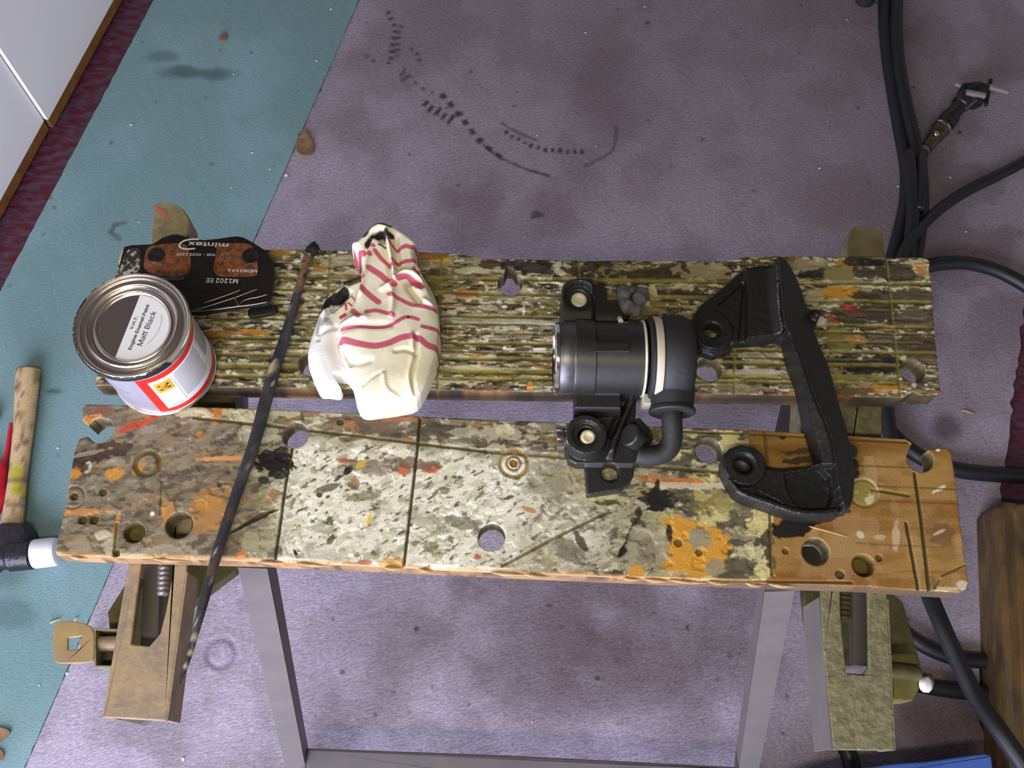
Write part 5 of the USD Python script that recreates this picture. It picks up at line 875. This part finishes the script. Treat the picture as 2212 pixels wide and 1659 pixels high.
def kz(x, y):
    s = segdist(x, y, RID); j = cKDTree(RID).query(np.column_stack([x, y]))[1]; j = np.clip(j, 0, len(RID) - 2)
    t = RID[j + 1] - RID[j]; side = t[:, 0] * (y - RID[j][:, 1]) - t[:, 1] * (x - RID[j][:, 0])      # > 0: to the right of the ridge when walking towards the near end is negative
    rt = side > 0
    arm = ZT + .030 - np.where(rt, .62, .40) * s - .0016 * sstep(.002, .0, s)
    z = np.maximum(arm, ZT + .010)
    b = np.maximum(ZT + .012, np.minimum(z, ZT + .014)); armr = sstep(.014, .009, np.where(rt, s, s * .7)) ; z = np.where(rt, np.maximum(arm, ZT + .008), b * (1 - armr) + z * armr)
    top = y > kp_([(1700, 735)])[0, 1]
    z = np.where(top & ~rt, ZT + .0145 - .0035 * sstep(.0, .006, -inner(PANEL, x, y)) * 0, z)
    fi = inner(FACE, x, y); z = np.where(fi > 0, ZT + .020 + .0050 * sstep(.009, .0, s), z)
    z = z - .007 * sstep(-.0004, .0008, inner(WEDGE, x, y)) - .0022 * sstep(.0014, .0006, segdist(x, y, kp_([(1606, 606), (1575, 634), (1556, 652)])))
    lowr = (y < kp_([(1700, 1008)])[0, 1]) & ~rt; z = np.where(lowr, ZT + .0165 + .003 * sstep(.03, .0, s), z)
    rc_ = sstep(-.0006, .0010, inner(REC, x, y)); z = z * (1 - rc_) + (ZT + .0015) * rc_; rim = segdist(x, y, RIM); z = np.where(y < kp_([(1700, 1030)])[0, 1], np.maximum(z, ZT + .010 * (rim < .004) + .0125 * sstep(.0036, .0020, rim)), z)
    z = z - .0022 * sstep(.0014, .0006, segdist(x, y, kp_([(1640, 1062), (1690, 1088)])))
    for q, r, zz in ((kb1, .0176, .0165), (kb2, .0182, .0215)):
        d = np.hypot(x - q[0], y - q[1]); m_ = sstep(r + .0006, r - .0004, d); z = z * (1 - m_) + (ZT + zz) * m_
    d = np.hypot(x - kb2[0], y - kb2[1]); z = z - .0012 * sstep(.0096, .0090, d)
    for px, py in ((1848, 968), (1846, 1000), (1770, 672)): g = kp_([(px, py)])[0]; z = np.maximum(z, ZT + .012 + .006 * sstep(.006, .003, np.hypot(x - g[0], y - g[1])))
    return z + .0005 * (fb(x, y, 260, seed=501, o=2) - .5)
v, f, w = hf(kpg, kz, ZT + .0006, .0009, .0014); v[:, 2] = np.maximum(v[:, 2], ZT + .0006)
put(car, 'casting', (v, f), mat('bracket_black', (.011, .0105, .0095), .45, bump=.00015, bscale=900), True)
put(car, 'bush', lathe([(.0, .004), (.0045, .004), (.0062, .005), (.0078, .0052), (.0078, .012)], (*kb2, ZT + .001), (0, 0, 1), 32), M['gun'], 40)
for px, py, s_ in ((1573, 657, .0042), (1655, 1030, .0046)):
    q = kp_([(px, py)])[0]; put(car, 'cast_mark', slab(Point(q).buffer(.0026).difference(Point(q).buffer(.0019)), ZT + .0142, ZT + .0152, .0002), M['black'], 30)
put(car, 'lit_worn_edge', tube(crom([(*kp_([q])[0], ZT + .0252) for q in [(1675, 579), (1677, 612), (1678, 650), (1682, 690), (1687, 718)]], 8), [.0011] * 33, 8, .7), mat('lit_chipped_edge', (.20, .20, .19), .4, .5, color2=(.03, .03, .03), vscale=420, contrast=(.45, .55)), True, label='worn edge across the upper arm, its lit line painted pale')  # pale strip paints the lit line along this worn, speckled edge
put(car, 'recess', slab(Polygon(kp_([(1697, 1022), (1772, 1008), (1792, 1030), (1800, 1070), (1790, 1100), (1745, 1103), (1716, 1080), (1702, 1050)])).buffer(-.0006), ZT + .001, ZT + .0022, .0003), mat('recess_shade_black', (.003, .0028, .0028), .22), 30, label='deep recess with its shade painted near black')  # near-black slab puts the shade of the recess into its colour
def nub(px, py, r, h, tag_): q = at(px, py, ZT + h)[:2]; return put(car, tag_, cyl((*q, ZT + .002), (*q, ZT + h), r, 20, .0012), M['black'], 30)
nub(1838, 975, .0062, .020, 'cast_stud'); nub(1846, 1004, .0042, .014, 'cast_stud')

# ------------------------------------------------------------------ hoses and air line on the floor
HZ = .0095
def hose(label, pts, r, z=HZ, lift=None, n=16, name='hose', mt=None, stripe=False):
    p = crom([at(a, b, (lift[i] if lift else z + r)) for i, (a, b) in enumerate(pts)], 8); t = thing(name, label, 'hose', (p[0][0], p[0][1], 0))
    put(t, 'rubber_tube', tube(p, r, n), mt or M['hose'], True); return t, p
hose('left-hand black hose of the bundle running up to the far edge of the mauve carpet', [(1914, -40), (1911, 30), (1917, 110), (1930, 200), (1944, 280), (1958, 360), (1958, 430), (1944, 500), (1928, 560), (1910, 650), (1900, 760), (1894, 860), (1906, 910), (1940, 950), (1985, 985), (2040, 1008), (2110, 1022), (2240, 1030)], .0125)
hose('right-hand black hose of the bundle, swinging out under the bench', [(1942, -40), (1936, 40), (1940, 120), (1952, 200), (1972, 290), (1988, 360), (1992, 440), (1984, 520), (1965, 620), (1935, 740), (1915, 860), (1930, 990), (1935, 1100), (1915, 1230), (1906, 1300), (1940, 1352), (1990, 1392), (2050, 1418), (2100, 1426), (2136, 1428)], .0115, lift=[.036] * 6 + [.038, .042] + [.048] * 5 + [.034, .024] + [.0212] * 6)
hose('middle black hose lying along the bundle beside the rear jaw', [(1962, 330), (1970, 400), (1972, 460), (1966, 530), (1958, 590), (1954, 640), (1948, 720)], .0115, lift=[.046, .056, .058, .056, .056, .058, .060])
t_, p_ = hose('thin black cable with pale print slanting in from the right edge', [(2260, 322), (2212, 350), (2150, 382), (2090, 412), (2035, 448), (1990, 490), (1955, 540), (1930, 620), (1925, 700)], .0098, lift=[.0195, .0195, .02, .022, .034, .058, .078, .080, .076])
ms = []
for i0 in (12, 15, 18, 21, 24, 27, 30, 33):
    q = p_[i0:i0 + 3] + [0, 0, .0088]; ms.append(tube(q, .0022, 6, .4))
put(t_, 'printed_mark', cat(*ms), mat('cable_print', (.16, .16, .19), .5), True, label='pale printing along the cable')
hose('short arc of black hose right of the rear jaw', [(1985, 600), (1996, 580), (2012, 573), (2036, 569), (2085, 568), (2140, 580), (2190, 602), (2260, 645)], .0120)
hose('thick black hose crossing over the others down to the bottom right corner', [(1990, 1180), (2000, 1260), (2030, 1340), (2070, 1430), (2110, 1510), (2160, 1580), (2230, 1680)], .0122, lift=[.10, .12, .15, .16, .17, .19, .2])
hose('black hose lying just below the brass-tipped handle stub', [(1930, 1478), (1970, 1478), (2030, 1488), (2090, 1495), (2137, 1496)], .0115)
hose('end of a black hose disappearing under the bottom edge beside the blue case', [(1800, 1560), (1820, 1600), (1836, 1640), (1850, 1700)], .0125)

# coupling at the end of the air line
cpl = thing('hose_coupling', 'oily steel hose coupling with chrome collar and T-shaped end, on the carpet', 'hose coupling', (*at(2050, 270, 0)[:2], HZ))
A3 = lambda x, y, z: at(x, y, z)
put(cpl, 'tail_hose', tube(crom([A3(1986, 455, .0605), A3(1990, 425, .0605), A3(1991, 390, .057), A3(1990, 358, .047), A3(1990, 342, .040), A3(1993, 331, .034)], 6), .0100, 14), M['hose'], True)
q0, q1 = A3(1978, 335, .030), A3(2002, 322, .030); put(cpl, 'hex_nut', cyl(q0, q1, .0095, 6, .001), M['steel'], False); put(cpl, 'hex_nut', cyl(A3(1992, 328, .026), A3(2010, 312, .026), .0078, 6, .001), M['zinc'], False)
a_, b_ = A3(2000, 322, .026), A3(2040, 268, .028); L_ = np.linalg.norm(b_ - a_)
put(cpl, 'collar', lathe([(.005, 0), (.0105, .002), (.0120, .3 * L_), (.0135, .45 * L_), (.0135, .52 * L_), (.0150, .60 * L_), (.0150, .70 * L_), (.0165, .74 * L_), (.0170, .82 * L_), (.0160, .86 * L_), (.0150, L_), (.008, 1.02 * L_)], a_, b_ - a_, 36), M['collar'], 40)
put(cpl, 'chrome_ring', lathe([(.0160, 0), (.0180, .001), (.0182, .004), (.0165, .006)], a_ + (b_ - a_) * .80, b_ - a_, 36), M['chrome'], 40); put(cpl, 'chrome_ball', trimesh.Trimesh(*(lambda m: (m.vertices * .0055 + A3(2022, 290, .044), m.faces))(trimesh.creation.icosphere(3))), M['chrome'], True)
a_, b_ = A3(2040, 270, .028), A3(2098, 196, .030); L_ = np.linalg.norm(b_ - a_)
put(cpl, 'barrel', lathe([(.0, 0), (.0165, .0), (.0175, .2 * L_), (.0150, .3 * L_), (.0135, .32 * L_), (.0135, .55 * L_), (.0160, .57 * L_), (.0160, .8 * L_), (.0130, .84 * L_), (.0130, L_), (0, L_)], a_, b_ - a_, 28), M['gun'], 40)
put(cpl, 'head', slab(poly([(2082, 178), (2118, 174), (2140, 184), (2136, 206), (2118, 214), (2092, 206)], .045), .012, .045, .003), M['gun'], 30)
put(cpl, 'cross_arm', cyl(A3(2086, 200, .045), A3(2128, 207, .045), .0062, 18), M['bar'], 30); put(cpl, 'cross_arm', cyl(A3(2136, 188, .042), A3(2178, 199, .040), .0060, 18), M['bar'], 30)
put(cpl, 'lever', cyl(A3(2080, 236, .030), A3(2108, 214, .040), .0055, 16), M['steel'], 30); put(cpl, 'pin', cyl(A3(2130, 228, .03), A3(2140, 172, .03), .0036, 14), M['gun'], 30); put(cpl, 'stud', cyl(A3(2064, 182, .02), A3(2078, 186, .024), .0056, 16), M['bar'], 30)

# ------------------------------------------------------------------ hammer, red tool, timber, case, bits
ham = thing('hammer', 'soft-faced hammer with a black head, white nylon face and ash handle, left of the bench', 'hammer', (*at(40, 1000, 0)[:2], .0095))
hz = .0095 + .017
hh = crom([(*at(62, 799, hz), 26.5), (*at(60, 815, hz), 27), (*at(57, 850, hz), 25.5), (*at(53, 900, hz), 23.5), (*at(47, 960, hz), 21.5), (*at(40, 1020, hz), 20.5), (*at(34, 1070, hz), 21.5), (*at(29, 1110, hz), 23), (*at(25, 1140, hz), 23.5)], 5)
hm = tube(hh[:, :3], hh[:, 3] / 1.38 / 1000, 20, .82)
def ham_col(v):
    x, y = v[:, 0], v[:, 1]; c = np.tile(S(196, 168, 126), (len(v), 1)); c = mixc(c, S(150, 124, 90), sstep(.5, .66, fb(x, y, 140, 60, seed=601, o=3))); c = mixc(c, S(84, 70, 54), sstep(.62, .68, fb(x, y, 160, 90, seed=602, o=3)) * .8)
    for px, py, r in ((32, 1018, 17), (36, 1052, 17)):
        g = at(px, py, hz + .015); c = mixc(c, S(176, 168, 44), sstep(1.1, .8, np.maximum(np.abs(x - g[0]) * 1380 / 14, np.abs(y - g[1]) * 1380 / r)) * (fb(x, y, 90, seed=603, o=2) > .36))
    for py in (1036, 1088): g = at(35, py, hz + .015); c = mixc(c, S(110, 90, 70), sstep(.004, .002, np.abs(y - g[1] + .1 * (x - g[0]))) * .7)
    return c
put(ham, 'handle', hm, M['tool'], True, ham_col(np.array(hm.vertices)), label='grimy pale wooden handle with two worn yellow bands')
put(ham, 'eye', slab(poly(crom([(-4, 1134), (10, 1128), (46, 1130), (58, 1138), (60, 1165), (50, 1182), (0, 1186), (-10, 1160)], 5, True), .05), .0095, .052, .006), M['castblack'], 30)
h0, h1 = at(-45, 1208, .036), at(72, 1197, .036)
put(ham, 'head', lathe([(0, 0), (.021, 0), (.0235, .003), (.0235, .030), (.020, .034), (.020, .044), (.0235, .048), (.0235, np.linalg.norm(h1 - h0) - .002), (.021, np.linalg.norm(h1 - h0))], h0, h1 - h0, 40), M['castblack'], 40)
h2 = at(126, 1191, .036); put(ham, 'nylon_face', lathe([(.012, 0), (.0215, .001), (.0225, .004), (.0222, .8 * np.linalg.norm(h2 - h1)), (.0205, .95 * np.linalg.norm(h2 - h1)), (.016, np.linalg.norm(h2 - h1)), (0, np.linalg.norm(h2 - h1))], h1, h2 - h1, 40), M['nylon'], 40, label='white nylon striking face')
rt_ = thing('red_handled_tool', 'tool with red plastic grips half hidden by the hammer at the left edge', 'pliers', (*at(0, 1030, 0)[:2], .0095))
put(rt_, 'grip', tube(crom([at(26, 915, .018), at(20, 950, .018), at(14, 985, .018), at(4, 1010, .02), at(0, 1040, .02), at(0, 1075, .02), at(-8, 1110, .02)], 6), [*np.linspace(.004, .004, 14), *np.linspace(.005, .0115, 6), *[.0115] * 11, *np.linspace(.0115, .006, 6)], 16), M['redplastic'], True)
put(rt_, 'grip', tube(crom([at(-20, 985, .018), at(-28, 1040, .02), at(-34, 1110, .02)], 6), .010, 14), M['redplastic'], True); put(rt_, 'pivot', cyl(at(-20, 900, .012), at(-20, 900, .03), .012, 20), M['gun'], 30)

tm = [at(x, y, .085)[:2] for x, y in ((2137, 1092), (2152, 1072), (2182, 1062))]
t0, t1 = at(2133, 1090, .05), at(2156, 1700, .05)
d_ = (t1 - t0)[:2] / np.linalg.norm((t1 - t0)[:2]); s_ = np.array([-d_[1], d_[0]])
TP = np.vstack([t1[:2] + d_ * .1, t0[:2] + d_ * .012, t0[:2] + s_ * .012, t0[:2] + s_ * .15, t1[:2] + d_ * .1 + s_ * .15]); 
tim = thing('timber_baulk', 'stained and varnished timber baulk with a rounded end, lying along the right edge', 'timber', (*TP.mean(0), 0))
put(tim, 'baulk', slab(Polygon(TP).buffer(-.012).buffer(.012), .0092, .085, .010), M['timber'], 40)
put(tim, 'ridge', slab(LineString([t0[:2] + d_ * .02 + s_ * .038, t1[:2] + s_ * .038]).buffer(.016), .083, .0895, .006), M['timber'], 40)
bc = poly(crom([(1700, 1700), (1890, 1656), (2010, 1644), (2110, 1630), (2134, 1630), (2143, 1640), (2150, 1720), (2150, 1800), (1700, 1800)], 4, True), .12)
blue = thing('blue_case', 'scuffed blue metal case just showing in the bottom right corner', 'case', (*np.array(bc.centroid.coords[0]), .01))
put(blue, 'lid', slab(bc, .10, .12, .003), M['blue'], 30); put(blue, 'body', slab(bc.buffer(-.003), .0095, .10, .002), M['blue'], 30)
knob = thing('black_hose_end', 'black rubber hose end with a metal clip at the top edge of the carpet', 'hose end', (*at(1868, -10, 0)[:2], .0095))
put(knob, 'rubber_end', cyl((*at(1872, -10, .03)[:2], .0095), (*at(1872, -10, .03)[:2], .05), .0195, 28, .009), M['rubber'], 40); put(knob, 'clip', tube(crom([at(1886, -6, .03), at(1900, 4, .02), at(1902, -20, .02)], 5), .004, 8), M['steel'], True)
# leaves
def leafobj(label, pts, z, name='dead_leaf'):
    pgn = poly(crom(pts, 2, True), z); g0 = np.array(pgn.centroid.coords[0])
    v, f, w = hf(pgn, lambda x, y: z + .003 + .004 * (fb(x, y, 60, seed=int(pts[0][0]) + 1, o=2) - .5) + 5 * ((x - g0[0]) ** 2 + (y - g0[1]) ** 2) , z, .002)
    v[:, 2] = np.where(w, np.maximum(v[:, 2] , z), v[:, 2]); t = thing(name, label, 'leaf', (*g0, z)); put(t, 'blade', (v, f), M['leaf'], True)
    st = np.array(pgn.exterior.coords)[0]; put(t, 'stalk', tube([(*st, z + .004), (*(st + (st - g0) * .35), z + .003)], .0008, 6), M['leaf'], True)
leafobj('curled brown dead leaf poking out at the edge of the blue green carpet', [(648, 298), (660, 288), (672, 302), (680, 322), (672, 336), (655, 338), (642, 328), (640, 312)], .0082)
leafobj('small brown leaf scrap on the blue green carpet near the top', [(474, 82), (486, 75), (491, 80), (488, 88), (478, 91)], .0102)
leafobj('pale brown leaf at the left edge below the hammer', [(-16, 1575), (4, 1572), (24, 1580), (14, 1592), (-2, 1606), (-18, 1600)], .0102)
leafobj('brown leaf in the bottom left corner of the picture', [(-14, 1618), (4, 1620), (10, 1630), (4, 1642), (-12, 1645)], .0102)
# splinters and straws, and loose flakes on the floor
def stick(label, a, b, z, r, name='wood_splinter', cat_='splinter'):
    p, q = at(*a, z), at(*b, z); t = thing(name, label, cat_, (*((p + q) / 2)[:2], z)); put(t, 'sliver', tube(crom([p, (p + q) / 2 + [0, 0, r], q], 4), [r * .6, r, r, r, r * .9, r * .8, r * .7, r * .5, r * .3], 6), M['straw'], True)
stick('pale wood splinter on the bare orange end of the front jaw', (1748, 1137), (1834, 1161), ZT + .0008, .0007)
stick('pale straw on the carpet right of the rear jaw', (2078, 886), (2106, 895), .0088, .0016, 'straw', 'straw')
stick('orange straw lying on the hose bundle', (1968, 292), (1990, 272), .0365, .0009, 'straw', 'straw')
stick('white sliver beside the tan key plate', (108, 1346), (132, 1336), .0105, .0015)
stick('white splinter behind the tan key plate', (160, 1342), (170, 1332), .0105, .0015)
fl_ = []
for px, py, s_ in [(2053, 383, 5), (1770, 363, 4), (2087, 500, 4), (545, 330, 4), (505, 160, 4), (283, 270, 4), (715, 20, 4), (684, 132, 4), (618, 378, 6), (455, 1225, 4), (1393, 14, 5), (300, 480, 3), (125, 968, 4), (2078, 1452, 4), (1287, 315, 3), (1160, 292, 3), (1265, 70, 4), (395, 1640, 5), (145, 1455, 4), (1830, 42, 4), (1940, 402, 4), (583, 366, 4), (500, 405, 3), (1140, 1642, 4), (2020, 730, 3), (85, 1480, 3), (480, 1300, 3), (1150, 1560, 3)]:
    q = at(px, py, .010); m_ = trimesh.creation.icosphere(1); m_.vertices = m_.vertices * np.array([s_ / 1.4e3 * rng.uniform(.5, 1), s_ / 1.4e3 * rng.uniform(.4, .8), .0007]) + np.array([q[0], q[1], .0106 if px_uv(px, py)[0] < GU1 else .0095]); fl_.append(m_)
solo('floor_flakes', 'tiny pale paint flakes and crumbs scattered over both carpets', 'debris', cat(*fl_), M['flake'], False, kind='stuff')
